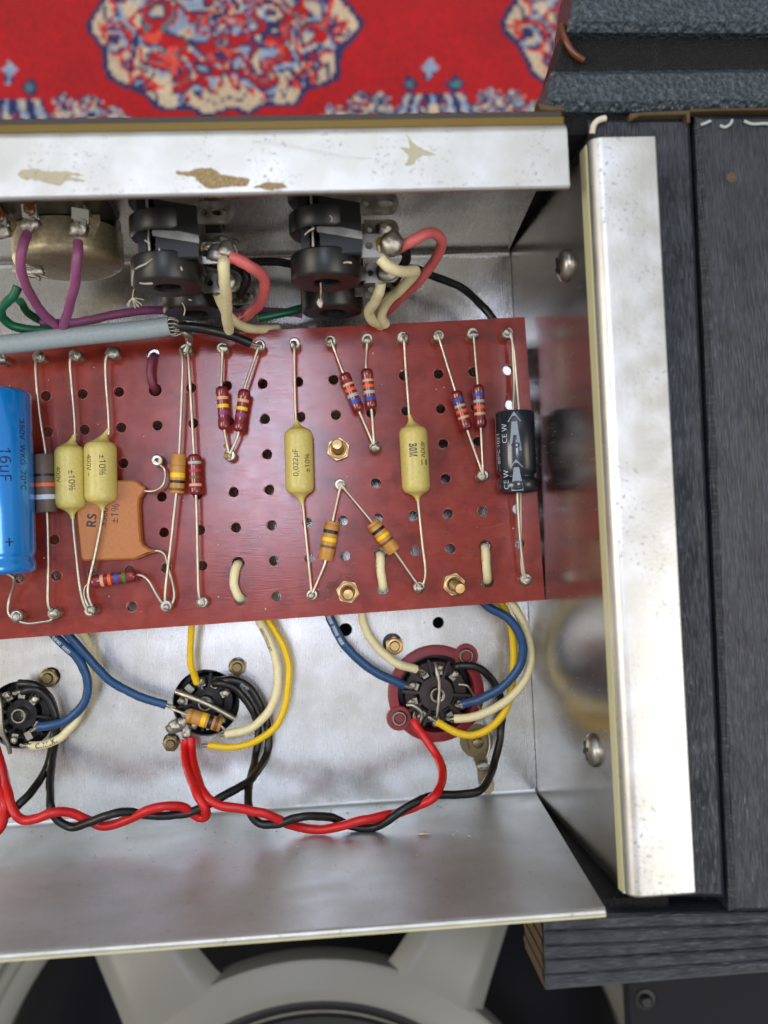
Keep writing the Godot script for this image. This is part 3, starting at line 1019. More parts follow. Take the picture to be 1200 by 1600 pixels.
	# cross-slot screws through the end plate
	screw(Vector3(-0.11, 59.00, 22.87), 0.5, 0.2, "raised cross head screw in the end plate near the rear wall")
	screw(Vector3(-0.08, 62.00, 137.29), 0.35, -0.2, "cross recessed screw in the end plate near the front wall")

func fillet(m: MB, a: Vector3, b: Vector3, up: Vector3, out: Vector3, r: float) -> void:   # hollow bend where a wall leaves the floor
	var rows := []
	for i in 7:
		var g := PI / 2.0 * i / 6.0
		var off := out * (r * (1.0 - sin(g))) + up * (r * (1.0 - cos(g)))
		rows.append([a + off, b + off])
	sheet(m, rows, (up + out).normalized())

func lip_profile(m: MB, corner: Vector3, inward: Vector3, xa: float, xb: float, width: float, r: float) -> void:
	var prof := PackedVector2Array()
	for k in 7:
		var a := PI - PI / 2.0 * k / 6.0
		prof.append(Vector2(r + r * cos(a), -r + r * sin(a)))
	prof.append_array(PackedVector2Array([Vector2(width - 0.4, 0), Vector2(width, -0.4), Vector2(width, -1.6), Vector2(r, -1.6), Vector2(1.6, -r), Vector2(0, -r)]))
	extrude(m, Vector3(xb, corner.y, corner.z), inward, UP, prof, 0.0, xb - xa, 0.0)

func screw(p: Vector3, turn: float, dish: float, label: String) -> void:
	var at := Vector3(-0.1, p.y, p.z)
	var t := thing("screw", label, "screw", at, "screws in the end plate")
	var m := MB.new()
	lathe(m, at, Vector3.LEFT, [Vector2(-2, 3.9), Vector2(0.4, 3.9), Vector2(1.0, 3.6), Vector2(1.6, 2.8), Vector2(1.95, 1.5), Vector2(2.0, 0.02)], 28)
	obj("head", m, M.screw_steel, t)
	m = MB.new()
	for k in 2:
		var a := turn + k * PI / 2.0
		var d := Vector3(0, sin(a), cos(a))
		box(m, at + Vector3(-1.86, 0, 0), d, Vector3.LEFT.cross(d), Vector3(4.4 if k == 0 else 3.6, 0.95, 0.5), 0.0)
	obj("cross_slot", m, M.socket_black, t)

# ---------------------------------------------------------------- circuit board
# holes of the board lie on a 9.72 mm grid turned 1.2 degrees: column 0 beside the end plate, row 0 beside the front wall
const BOARD_TOP := 22.0
var bx := Vector3(cos(-0.0215), 0, sin(-0.0215))
var bz := Vector3(-sin(-0.0215), 0, cos(-0.0215))
func at(col: float, row: float, y := BOARD_TOP) -> Vector3:
	return Vector3(-0.2, y, 105.3) + bx * (-5.9 - 9.72 * col) + bz * (-6.25 - 9.72 * row)

func board_lift(u: float) -> Vector2:   # the sheet is not quite flat: (height, slope) at distance u from its free end
	var h := 0.9 * exp(-pow((u + 4.0) / 9.0, 2.0)) * 0.35
	var s := -2.0 * (u + 4.0) / 81.0 * h
	var h2 := 0.5 * sin((u + 78.0) * 0.045) * 0.5
	return Vector2(h + h2, s + 0.25 * 0.045 * cos((u + 78.0) * 0.045))

const TURRETS := [[0, 7], [1, 7], [2, 7], [3, 7], [4, 7], [5, 7], [6, 7], [7, 7], [8, 7], [9, 7], [11, 7], [12, 7], [13, 7], [14, 7], [0, 0], [3, 0], [6, 0], [9, 0], [10, 0], [12, 0], [13, 0], [14, 0], [10, 4], [8, 4], [4, 4], [1, 3], [5, 3], [15, 7], [15, 0]]
const STUDS := [[5, 4], [5, 0], [2, 0]]
const JUMPERS := [[8, 0], [8, 1], [4, 0], [4, 1], [1, 0], [1, 1], [10, 7], [10, 6]]

func build_board() -> void:
	var t := thing("circuit_board", "dark red drilled resin board carrying rows of soldered turrets", "circuit board", Vector3(-74, 20, 66))
	var m := MB.new()
	for i in 18:
		for j in 8:
			var has_turret: bool = [i, j] in TURRETS or [i, j] in STUDS
			var u0 := -5.9 - 9.72 * (i + 0.5)
			var u1 := -5.9 - 9.72 * (i - 0.5)
			var v0 := -6.25 - 9.72 * (j + 0.5)
			var v1 := -6.25 - 9.72 * (j - 0.5)
			if i == 0: u1 = 0.0
			if j == 0: v1 = 0.0
			if j == 7: v0 = -79.2
			var c := Vector2(-5.9 - 9.72 * i, -(-6.25 - 9.72 * j))
			var poly := rect(u0, -v1, u1, -v0)
			var hole := 0.9 if has_turret else (1.75 if [i, j] in JUMPERS else 1.4)
			holed(m, Vector3(-0.2, 0, 105.3), bx, -bz, poly, c, hole, hole, BOARD_TOP - 2.0, BOARD_TOP, 20, false)
	# outer edges
	var corners := [Vector2(0, 0), Vector2(0, 79.2), Vector2(-176, 79.2), Vector2(-176, 0)]
	for k in 4:
		var a: Vector2 = corners[k]
		var b: Vector2 = corners[(k + 1) % 4]
		var steps := 40
		var d := (b - a).normalized()
		var nn := bx * d.y - (-bz) * d.x
		for s in steps:
			var p := a.lerp(b, float(s) / steps)
			var q := a.lerp(b, float(s + 1) / steps)
			var pp := Vector3(-0.2, BOARD_TOP, 105.3) + bx * p.x - bz * p.y
			var qq := Vector3(-0.2, BOARD_TOP, 105.3) + bx * q.x - bz * q.y
			m.flat4(pp, qq, qq - UP * 2.0, pp - UP * 2.0, nn)
	for k in m.v.size():
		var u := (m.v[k] - Vector3(-0.2, 0, 105.3)).dot(bx)
		var w := board_lift(u)
		m.v[k].y += w.x
		if absf(m.n[k].y) > 0.5:
			m.n[k] = (m.n[k] - bx * (w.y * m.n[k].y)).normalized()
	obj("panel", m, M.board, t)
	# fuzzy, worn rims round the drilled holes
	var rng := RandomNumberGenerator.new()
	rng.seed = 11
	m = MB.new()
	for i in 18:
		for j in 8:
			if [i, j] in TURRETS or [i, j] in STUDS or [i, j] in JUMPERS: continue
			var p := at(i, j, BOARD_TOP)
			p.y += board_lift((p - Vector3(-0.2, 0, 105.3)).dot(bx)).x
			var ids := []
			for s in 21:
				var a := TAU * (s % 20) / 20.0
				var d := bx * cos(a) + bz * sin(a)
				ids.append([m.put(p + d * 1.36 + UP * 0.012, UP), m.put(p + d * (1.5 + 0.16 * sin(a * 3.0 + i * 2.0 + j) + (0.0 if s % 20 == 0 else rng.randf_range(-0.06, 0.1))) + UP * 0.012, UP)])
			for s in 20:
				m.quad(ids[s][0], ids[s][1], ids[s + 1][1], ids[s + 1][0])
	var rims := obj("worn_hole_rims", m, M.board_rim, t)
	rims.set_meta("kind", "stuff")
	for q in TURRETS:
		var p := at(q[0], q[1])
		var lean := Vector3(rng.randf_range(-0.06, 0.06), 1, rng.randf_range(-0.06, 0.06)).normalized()
		m = MB.new()
		lathe(m, p, lean, [Vector2(-3, 1.0), Vector2(0.0, 1.0), Vector2(0.0, 1.5), Vector2(0.3, 1.45), Vector2(0.7, 1.2), Vector2(3.4, 1.12), Vector2(3.7, 1.55), Vector2(4.6, 1.6), Vector2(4.9, 1.3), Vector2(4.9, 0.62), Vector2(2.0, 0.6), Vector2(2.0, 0.02)], 18)
		var tr := obj("turret", m, M.tinned, t)
		if q[0] == 10 and q[1] == 4 or q[0] == 15: continue
		m = MB.new()
		var big := 1.5 if q[0] == 11 and q[1] == 7 else 1.0
		blob(m, p + lean * 4.3 + Vector3(rng.randf_range(-0.4, 0.4), 0, rng.randf_range(-0.2, 0.5)), Vector3(rng.randf_range(1.15, 1.6) * big, rng.randf_range(0.9, 1.3), rng.randf_range(1.15, 1.7) * big), rng.randi(), 0.16)
		if big > 1.0:
			blob(m, Vector3(-93.96, 29.00, 31.08), Vector3(1.0, 1.0, 2.4), 5, 0.2)
		obj("solder", m, M.solder, tr)
	# flux stains and scratches left on the sheet
	for q in [[Vector3(-85.40, 27.30, 62.09), 1.0, 0.9, 3, "flux"], [Vector3(-85.81, 27.20, 59.49), 0.5, 0.6, 4, "flux"]]:
		m = MB.new()
		blob(m, q[0] - Vector3(0, 0.3, 0), Vector3(q[1], 0.4, q[2]), q[3], 0.25)
		obj("flux_residue", m, M[q[4]], t)
	# brass studs with hexagon nuts that hold the sheet up
	var said := ["brass stud with hexagon nut between the two large yellow tubular capacitors", "brass hexagon nut and stud near the board edge beside a fluffy pink thread", "brass hexagon nut and tilted stud between two white wire loops"]
	for k in 3:
		var p := at(STUDS[k][0], STUDS[k][1])
		var s := thing("threaded_stud", said[k], "stud", p - Vector3(0, 20, 0), "brass studs holding the circuit board")
		var ax: Vector3 = [Vector3(-0.05, 1, -0.12), Vector3(0.0, 1, 0.05), Vector3(0.12, 1, 0.12)][k].normalized()
		m = MB.new()
		var hex := circle(2.95, 6)
		holed(m, p + UP * 0.5, bx.rotated(UP, 0.3 + k * 0.5), -bz.rotated(UP, 0.3 + k * 0.5), circle(3.15, 6), Vector2.ZERO, 1.7, 1.7, -0.4, 1.9, 18)
		lathe(m, p + UP * 2.4, UP, [Vector2(0.02, 2.65), Vector2(0.3, 2.3), Vector2(0.3, 2.05), Vector2(-0.1, 1.7)], 24)
		obj("nut", m, M.brass, s)
		m = MB.new()
		var prof := [Vector2(-22, 1.5)]
		for i in 12:
			prof.append(Vector2(1.5 + i * 0.5, 1.62))
			prof.append(Vector2(1.75 + i * 0.5, 1.42))
		prof.append(Vector2(7.6, 1.3))
		prof.append(Vector2(7.7, 0.05))
		lathe(m, p, ax, prof, 18, Vector3.ZERO, 0.2)
		obj("stud", m, M.brass, s)

# ---------------------------------------------------------------- pots and jacks on the rear wall
func lug_plate(m: MB, p: Vector3, dir: Vector3, side: Vector3, length: float, width: float, slots: Array) -> void:
	# a flat terminal from p along dir; slots are [distance, half length, half width]; cut into one piece per slot so that every hole is real
	var cuts := [0.0]
	for k in slots.size() - 1:
		cuts.append((slots[k][0] + slots[k + 1][0]) / 2.0)
	cuts.append(length)
	for k in slots.size():
		var poly := PackedVector2Array()
		var x0: float = cuts[k]
		var x1: float = cuts[k + 1]
		var hw := width / 2.0
		poly.append(Vector2(x0, -hw))
		if k == slots.size() - 1:
			for s in 9:
				var a := -PI / 2.0 + PI * s / 8.0
				poly.append(Vector2(x1 - hw * 0.8 + cos(a) * hw * 0.8, sin(a) * hw))
		else:
			poly.append(Vector2(x1, -hw))
			poly.append(Vector2(x1, hw))
		poly.append(Vector2(x0, hw))
		holed(m, p, dir, side, poly, Vector2(slots[k][0], 0), slots[k][1], slots[k][2], -0.35, 0.35, 16)

func jack(c: Vector3, label: String, deep: float) -> Node3D:
	var t := thing("jack_socket", label, "jack socket", c, "jack sockets on the rear wall")
	var m := MB.new()
	var zs := [[0.5, 5.4], [8.0, 13.0], [18.0, deep]]
	for k in 3:
		m = MB.new()
		var a: float = zs[k][0]
		var b: float = zs[k][1]
		var prof := [Vector2(a, 5.0), Vector2(a, 8.0), Vector2(a + 0.4, 8.4), Vector2(b - 0.7, 8.4), Vector2(b, 7.9)]
		if k == 2: prof.append_array([Vector2(b, 3.6), Vector2(b - 0.5, 3.1), Vector2(b - 5.0, 3.0), Vector2(b - 5.0, 0.05)])
		else: prof.append(Vector2(b, 4.0))
		lathe(m, c * Vector3(1, 1, 0), Vector3.BACK, prof, 36)
		obj("collar", m, M.jack_black, t)
	m = MB.new()
	box(m, c * Vector3(1, 1, 0) + Vector3(3.6, 0.2, 10.5), Vector3.RIGHT, UP, Vector3(9.6, 14.6, 19.0), 0.4)
	box(m, c * Vector3(1, 1, 0) + Vector3(-4.6, 0, 10.5), Vector3.RIGHT, UP, Vector3(2.0, 11.0, 19.0), 0.2)
	obj("frame", m, M.jack_black, t)
	m = MB.new()
	for z in [6.6, 15.2]:
		tube(m, PackedVector3Array([c * Vector3(1, 1, 0) + Vector3(-2.8, 6.4, z - 2.6), c * Vector3(1, 1, 0) + Vector3(-2.8, 7.2, z), c * Vector3(1, 1, 0) + Vector3(-2.8, 6.4, z + 2.6)]), 0.35, 6)
		extrude(m, c * Vector3(1, 1, 0) + Vector3(0, 7.2, z), Vector3.RIGHT, Vector3.FORWARD, PackedVector2Array([Vector2(-1.8, 0.6), Vector2(8.6, -1.4), Vector2(8.6, 0.4), Vector2(4.0, 1.5), Vector2(-1.8, 1.8)]), 0.0, 0.5)
	obj("contact_spring", m, M.lug_metal, t)
	return t

func build_controls() -> void:
	# rear-wall potentiometer
	var pc := Vector3(-122.5, 36.0, 0.0)
	var t := thing("potentiometer", "brass coloured round potentiometer with purple wires on its lugs", "potentiometer", pc)
	var m := MB.new()
	lathe(m, pc, Vector3.BACK, [Vector2(4.6, 13.6), Vector2(11.2, 13.6), Vector2(12.6, 13.2), Vector2(13.3, 12.2), Vector2(13.6, 10.6), Vector2(13.6, 0.02)], 56)
	obj("can", m, M.pot_can, t)
	m = MB.new()
	lathe(m, pc, Vector3.BACK, [Vector2(0.2, 4.5), Vector2(1.0, 12.6), Vector2(1.4, 13.2), Vector2(4.7, 13.2)], 40)
	box(m, pc + Vector3(0, 15.5, 3.6), Vector3.RIGHT, UP, Vector3(30, 13, 1.6), 0.2)
	obj("wafer", m, M.socket_black, t)
	m = MB.new()
	for s in [[-10.5, 0.0], [9.3, 0.5]]:
		box(m, pc + Vector3(s[0], 16, 5.2), UP, Vector3(0.2, 0, 1).normalized(), Vector3(6, 2.4, 0.6), 0.1)
		extrude(m, pc + Vector3(s[0], 13.6, 4.7), Vector3.BACK, Vector3.LEFT, PackedVector2Array([Vector2(0, -2), Vector2(2, -2.2), Vector2(5, -0.8), Vector2(5, 0.8), Vector2(2, 2.2), Vector2(0, 2)]), 0, 0.4)
	obj("can_clip", m, M.pot_can, t)
	for q in [[[Vector3(-125.08, 58.00, 5.36), Vector3(-125.23, 57.00, 7.46), Vector3(-125.76, 55.00, 8.58)], 3.4], [[Vector3(-113.44, 58.00, 6.51), Vector3(-113.77, 57.00, 8.24), Vector3(-114.48, 55.00, 9.90)], 4.0], [[Vector3(-132.30, 57.00, 6.51), Vector3(-132.83, 55.00, 8.42), Vector3(-132.97, 54.00, 9.65)], 3.4]]:
		var p: Array = q[0]
		m = MB.new()
		for k in 2:
			var d: Vector3 = (p[k + 1] - p[k]).normalized()
			var s := d.cross(UP).normalized()
			box(m, (p[k] + p[k + 1]) / 2.0, d, s, Vector3(p[k].distance_to(p[k + 1]) + 0.6, q[1] if k == 0 else q[1] * 0.75, 0.7), 0.1)
		var l := obj("lug", m, M.lug_metal, t)
		m = MB.new()
		blob(m, p[2] + Vector3(0, 0.2, 0), Vector3(2.4, 1.5, 2.2), int(p[2].x * 10.0), 0.2)
		blob(m, p[2] + Vector3(0.8, 0.0, -1.2), Vector3(1.6, 1.2, 1.4), int(p[2].x * 7.0), 0.25)
		obj("solder", m, M.solder, l)
		if q[1] == 3.4 and p[0].x > -140.0:
			m = MB.new()
			blob(m, p[0] + Vector3(0.2, 0.5, 0.6), Vector3(1.4, 0.7, 2.0), 77, 0.2)
			obj("flux_residue", m, M.flux_dark, l)
	m = MB.new()
	for k in 7:
		var a := -0.6 + k * 0.16
		tube(m, PackedVector3Array([Vector3(-134.57, 42.00, 14.59) + Vector3(0, 0, k * 0.2), Vector3(-130.40, 44.00, 15.89) + Vector3(k * 0.3, 0.3 * sin(k), k * 0.5 - 1.2), Vector3(-128.37, 42.00, 16.52) + Vector3(1.0 + sin(k * 2.0), 0.5 * cos(k), k * 0.45 - 1.0)]), 0.3, 6)
	blob(m, Vector3(-129.05, 42.50, 16.06), Vector3(2.6, 1.4, 1.6), 33, 0.25)
	obj("solder_joint", m, M.solder, t)
	# two columns of two jacks
	jack(Vector3(-94.6, 55, 12), "black plastic jack socket between the potentiometer and a pink wire, dusty top one", 24.6)
	jack(Vector3(-92.2, 28, 12), "black jack socket hidden beneath the dusty jack beside the potentiometer", 24.0)
	jack(Vector3(-57.2, 55, 12), "upper black jack socket beside the large shiny solder ball", 24.4)
	jack(Vector3(-55.6, 28, 12), "lower black jack socket whose ring touches the board edge beside a green wire", 24.8)
	var X := Vector3.RIGHT
	var B := Vector3.FORWARD
	var lugs := [
		# start, length, width, slots, solder lumps [offset, radius], label
		[Vector3(-86.75, 62.00, 9.44), 9.0, 5.2, [[1.9, 0.9, 0.8], [5.6, 1.7, 0.8]], [], "flat steel terminal with two holes, unused, on the dusty jack"],
		[Vector3(-87.27, 57.00, 17.21), 9.4, 5.0, [[1.8, 0.8, 0.9], [5.4, 1.2, 0.8]], [[Vector3(4.6, 0.6, 0.2), Vector3(2.6, 1.3, 2.2)], [Vector3(6.8, 0.8, -0.4), Vector3(2.2, 1.5, 2.2)], [Vector3(2.9, 0.3, -1.6), Vector3(1.5, 0.5, 0.8)]], "solder coated terminal joining a pink and a cream wire on the dusty jack"],
		[Vector3(-87.49, 44.00, 10.37), 11.0, 4.6, [[2.0, 0.8, 0.8], [7.6, 1.6, 0.8]], [[Vector3(4.8, 0.6, 0.4), Vector3(2.4, 1.4, 2.0)]], "dull terminal behind the pink wire on the dusty jack"],
		[Vector3(-88.15, 42.00, 19.92), 9.5, 5.0, [[1.8, 0.8, 0.9], [5.6, 1.4, 0.8]], [[Vector3(6.2, 0.8, 0.0), Vector3(2.6, 1.2, 2.2)]], "flux stained terminal under the cream wire of the dusty jack"],
		[Vector3(-83.64, 30.00, 20.22), 9.0, 4.6, [[1.8, 0.8, 0.8], [5.6, 1.6, 0.8]], [], "small round ended terminal holding a black wire on the hidden jack"],
		[Vector3(-48.94, 62.00, 8.09), 9.2, 5.2, [[1.6, 0.7, 0.7], [6.2, 1.8, 0.8]], [], "clean steel terminal with a long slot just under the rear lip"],
		[Vector3(-47.41, 50.00, 10.11), 8.6, 4.8, [[1.4, 0.6, 0.7], [5.0, 1.4, 0.8]], [[Vector3(5.0, 0.8, 0.2), Vector3(2.2, 1.3, 1.9)]], "dull soldered terminal between the slotted terminal and the solder ball"],
		[Vector3(-48.90, 58.00, 16.73), 9.0, 5.6, [[2.0, 0.9, 0.8], [6.0, 1.2, 0.8]], [[Vector3(7.4, 1.4, 0.0), Vector3(2.9, 2.4, 3.0)]], "steel terminal carrying one large shiny solder ball and a pink wire"],
		[Vector3(-47.37, 46.00, 19.62), 8.6, 5.0, [[1.2, 0.8, 0.9], [5.4, 1.4, 0.8]], [[Vector3(5.4, 0.6, 0.2), Vector3(2.6, 1.2, 2.1)]], "terminal with brown burnt flux below the solder ball"],
		[Vector3(-46.90, 34.00, 20.55), 8.2, 4.6, [[1.6, 0.8, 0.8], [5.4, 1.4, 0.8]], [], "lowest terminal behind the cream wires near the board edge"]]
	for k in lugs.size():
		var q: Array = lugs[k]
		var p: Vector3 = q[0]
		var l := thing("terminal", q[5], "terminal", p, "terminals of the jack sockets")
		m = MB.new()
		box(m, p + Vector3(-2.2, -0.4, 0), X, B, Vector3(6.0, q[2] * 0.7, 0.6), 0.1)
		lug_plate(m, p, X, B, q[1], q[2], q[3])
		obj("tab", m, M.lug_metal, l)
		for s in q[4]:
			m = MB.new()
			blob(m, p + s[0], s[1], k * 13 + 5, 0.10 if k == 7 else 0.2)
			obj("solder", m, M.solder, l)
		if k == 7 or k == 3 or k == 1:
			m = MB.new()
			blob(m, p + (Vector3(4.6, 0.35, -0.2) if k != 1 else Vector3(0.6, 0.4, -1.4)), Vector3(0.9, 0.3, 2.0 if k != 1 else 0.9), 91 + k, 0.3)
			obj("flux_residue", m, M.flux, l)
		if k == 8:
			m = MB.new()
			blob(m, p + Vector3(4.0, 0.4, 0.0), Vector3(1.2, 0.5, 2.1), 98, 0.25)
			obj("flux_residue", m, M.flux_dark, l)

# ---------------------------------------------------------------- valve sockets on the floor
func pin(m: MB, p: Vector3, out: Vector3, up := 5.0) -> void:
	var s := out.cross(UP).normalized()
	box(m, p + UP * (up / 2.0 - 1.0), UP, s, Vector3(up + 2.0, 1.9, 0.5), 0.1)
	box(m, p + UP * up + out * 0.9, out, s, Vector3(2.4, 1.8, 0.5), 0.1)

func valve_socket(c: Vector3, r: float, core: Material, label: String, turn: float, ring: bool, ears: Array) -> Node3D:
	var t := thing("valve_socket", label, "valve socket", c, "valve sockets in the chassis floor")
	var m := MB.new()
	if ring:   # mounting flange under the floor, seen through the hole, with two eyelet ears
		lathe(m, c, UP, [Vector2(-1.2, 14.6), Vector2(0.5, 14.5), Vector2(0.8, 14.1), Vector2(0.8, r), Vector2(-1.5, r - 0.2), Vector2(-4, r - 0.3)], 64)
		obj("flange", m, M.socket_ring, t)
		for e in ears:
			m = MB.new()
			var d: Vector3 = (e - c) * Vector3(1, 0, 1)
			extrude(m, Vector3(e.x, 0.0, e.z), Vector3.RIGHT, Vector3.FORWARD, circle(3.7, 24), -0.5, 1.15, 0.2)
			var ear := obj("ear", m, M.socket_ring, t)
			m = MB.new()
			lathe(m, Vector3(e.x, 0.9, e.z), UP, [Vector2(0, 2.5), Vector2(0.5, 2.4), Vector2(0.9, 2.0), Vector2(0.9, 1.7), Vector2(0.2, 1.35), Vector2(-1.2, 1.3)], 24)
			obj("eyelet", m, M.lug_metal, ear)
			m = MB.new()
			lathe(m, Vector3(e.x, 0.4, e.z), UP, [Vector2(0, 1.34), Vector2(0.02, 0.02)], 16)
			obj("eyelet_hole", m, M.socket_black, ear)
	m = MB.new()
	lathe(m, c, UP, [Vector2(-14, r - 0.4), Vector2(-7.5, r - 0.4), Vector2(-7.0, 0.02)], 48)
	obj("well", m, M.socket_black, t)
	m = MB.new()
	lathe(m, c, UP, [Vector2(-8, r - 1.9), Vector2(-2.2, r - 1.9), Vector2(-1.6, r - 2.4), Vector2(-1.6, r * 0.52), Vector2(-0.4, r * 0.46), Vector2(0.8, r * 0.44), Vector2(0.8, 2.2), Vector2(-3, 2.1)], 48)
	obj("base", m, core, t)
	for k in 9:
		var a := turn + TAU * k / 10.0
		var d := Vector3(cos(a), 0, sin(a))
		m = MB.new()
		box(m, c + d * (r * 0.66) - UP * 0.6, d, d.cross(UP), Vector3(r * 0.46, 0.8, 3.2), 0.2)
		obj("rib", m, core, t)
	for k in 9:
		var a := turn + TAU * (k + 0.5) / 10.0
		var d := Vector3(cos(a), 0, sin(a))
		m = MB.new()
		pin(m, c + d * (r * 0.56) - UP * 1.0, d, 4.6)
		var pn := obj("contact", m, M.lug_metal, t)
		if k % 2 == 0 or ring:
			m = MB.new()
			blob(m, c + d * (r * 0.70) + UP * 4.1, Vector3(1.1, 0.8, 1.1), k + int(c.x * 3.0), 0.22)
			obj("solder", m, M.solder, pn)
	m = MB.new()
	lathe(m, c, UP, [Vector2(-3, 2.3), Vector2(3.6, 2.25), Vector2(3.9, 2.0), Vector2(3.9, 1.65), Vector2(3.4, 1.5), Vector2(-2.0, 1.5), Vector2(-2.0, 0.02)], 28)
	obj("centre_tube", m, M.lug_metal if not ring else core, t)
	if ring:
		m = MB.new()
		lathe(m, c + UP * 3.7, UP, [Vector2(0, 2.3), Vector2(0.35, 2.15), Vector2(0.4, 1.8), Vector2(0.2, 1.5), Vector2(-2.4, 1.45)], 28)
		obj("tube_rim", m, M.lug_metal, t)
	return t

func bolt_on_floor(p: Vector3, r: float, label: String, material: Material, sunk := true) -> void:
	var t := thing("hexagon_nut", label, "nut", Vector3(p.x, -0.8, p.z), "nuts fixing the valve sockets")
	var m := MB.new()
	var b := Vector3(p.x, -0.8, p.z)
	var w := Vector3.RIGHT.rotated(UP, p.x * 0.7)
	holed(m, b, w, w.cross(UP) * -1.0, circle(r, 6), Vector2.ZERO, r * 0.56, r * 0.56, 0.0, 2.6, 18)
	lathe(m, b + UP * 2.6, UP, [Vector2(0.0, r * 0.87), Vector2(0.25, r * 0.74), Vector2(0.25, r * 0.55)], 24)
	obj("nut_body", m, material, t)
	m = MB.new()
	lathe(m, b, UP, [Vector2(-4, r * 0.55), Vector2(3.1, r * 0.54), Vector2(3.5, r * 0.44), Vector2(3.5, 0.02)], 20)
	obj("bolt_end", m, material, t)
	m = MB.new()
	lathe(m, b, UP, [Vector2(-0.6, r * 1.5), Vector2(-0.5, 0.02)], 20)
	obj("dark_recess", m, M.socket_black, t)

func build_sockets() -> void:
	var ears := [Vector3(-40.71, 1.50, 140.08), Vector3(-19.79, 1.50, 122.70)]
	var c := Vector3(-29.20, 1.00, 133.42)
	valve_socket(Vector3(c.x, 0, c.z), 11.6, M.socket_brown, "dark brown valve socket in a crimson flange with yellow, white and blue wires", 0.12, true, ears)
	c = Vector3(-97.20, 2.00, 131.99)
	valve_socket(Vector3(c.x, 0, c.z), 9.7, M.socket_black, "black valve socket with a yellow banded resistor across its contacts", 0.5, false, [])
	c = Vector3(-150.31, 2.00, 132.44)
	valve_socket(Vector3(c.x, 0, c.z), 9.7, M.socket_black, "black valve socket partly cut off at the picture edge beneath the blue capacitor", 0.2, false, [])
	bolt_on_floor(Vector3(-41.12, 1.00, 118.47), 2.9, "bright brass nut in a dark hole beside the crimson socket flange", M.brass)
	bolt_on_floor(Vector3(-87.73, 1.00, 122.19), 2.7, "dull nut on the floor above the socket with the banded resistor", M.dull_nut)
	bolt_on_floor(Vector3(-107.86, 1.00, 143.38), 2.5, "dull nut beside the two red wires of the middle socket", M.dull_nut)
	bolt_on_floor(Vector3(-142.27, 1.00, 122.40), 2.9, "dull nut between the blue wire and the cut off black socket", M.dull_nut)
	# soldering tag
	var p := Vector3(-17.74, 1.00, 148.26)
	var q := Vector3(-16.58, 3.00, 154.47)
	var t := thing("soldering_tag", "bent soldering tag under a nut beside the crimson socket flange", "soldering tag", Vector3(p.x, 0, p.z))
	var m := MB.new()
	var d := ((q - p) * Vector3(1, 0, 1)).normalized()
	var s := UP.cross(d)
	holed(m, Vector3(p.x, 0.3, p.z), d, s, circle(5.0, 28), Vector2.ZERO, 1.6, 1.6, -0.2, 0.35, 24)
	extrude(m, Vector3(p.x, 0.35, p.z), d, s, PackedVector2Array([Vector2(4.4, -2.0), Vector2(9, -1.7), Vector2(9, 1.7), Vector2(4.4, 2.0)]), -0.2, 0.35, 0.1)
	var up := (d + UP * 0.35).normalized()
	extrude(m, Vector3(p.x, 0.35, p.z) + d * 9.0, up, s, PackedVector2Array([Vector2(0, -1.7), Vector2(4.5, -2.2), Vector2(6.5, -1.3), Vector2(6.9, 0), Vector2(6.5, 1.3), Vector2(4.5, 2.2), Vector2(0, 1.7)]), -0.2, 0.35, 0.1)
	obj("tag_plate", m, M.dull_nut, t)
	m = MB.new()
	holed(m, Vector3(p.x, 0.6, p.z), d, s, circle(3.1, 6), Vector2.ZERO, 1.6, 1.6, 0.0, 2.3, 18)
	lathe(m, Vector3(p.x, 0.6, p.z), UP, [Vector2(0, 1.6), Vector2(3.0, 1.55), Vector2(3.3, 1.2), Vector2(3.3, 0.02)], 18)
	obj("nut_body", m, M.dull_nut, t)
	m = MB.new()
	blob(m, q + Vector3(0, 0.8, 0.6), Vector3(2.0, 0.9, 1.4), 44, 0.25)
	obj("solder", m, M.solder, t)
	# bare wires across the crimson socket
	m = MB.new()
	tube(m, smooth([Vector3(-29.52, 5.00, 123.60), Vector3(-29.47, 6.20, 125.54), Vector3(-28.83, 6.40, 129.40), Vector3(-29.18, 6.20, 134.32), Vector3(-29.69, 5.60, 137.92), Vector3(-30.00, 5.00, 139.99)]), 0.55, 8, true, 0.3)
	solo("bare_wire", m, M.solder, Vector3(-29.40, 5.00, 131.72), "twisted bare wire crossing the centre of the crimson socket", "wire", "bare wires on the sockets")
	m = MB.new()
	tube(m, smooth([Vector3(-22.92, 5.00, 130.32), Vector3(-20.59, 6.00, 130.63), Vector3(-19.12, 5.00, 133.01), Vector3(-17.18, 3.00, 137.03), Vector3(-15.83, 2.50, 140.76), Vector3(-14.36, 2.40, 145.15), Vector3(-14.06, 2.40, 149.44), Vector3(-15.27, 3.00, 152.77)]), 0.35, 6)
	solo("bare_wire", m, M.tinned, Vector3(-19.04, 3.00, 138.34), "thin bare wire from the crimson socket down to the soldering tag", "wire", "bare wires on the sockets")
	m = MB.new()
	tube(m, smooth([Vector3(-38.45, 5.00, 135.42), Vector3(-36.77, 6.00, 135.47), Vector3(-34.74, 6.00, 137.19), Vector3(-34.27, 5.50, 139.07), Vector3(-35.31, 5.00, 141.08)]), 0.6, 8)
	solo("bare_wire", m, M.solder, Vector3(-35.72, 5.00, 137.68), "curled bare wire end meeting the red wire at the crimson socket", "wire", "bare wires on the sockets")
	m = MB.new()
	tube(m, smooth([Vector3(-105.12, 5.00, 127.77), Vector3(-101.86, 6.40, 128.95), Vector3(-96.47, 6.60, 131.42), Vector3(-91.84, 6.20, 134.32), Vector3(-88.96, 5.00, 136.53)]), 0.75, 8)
	solo("bare_wire", m, M.tinned, Vector3(-96.55, 6.00, 131.53), "thick bare link across the socket above the banded resistor", "wire", "bare wires on the sockets")
	m = MB.new()
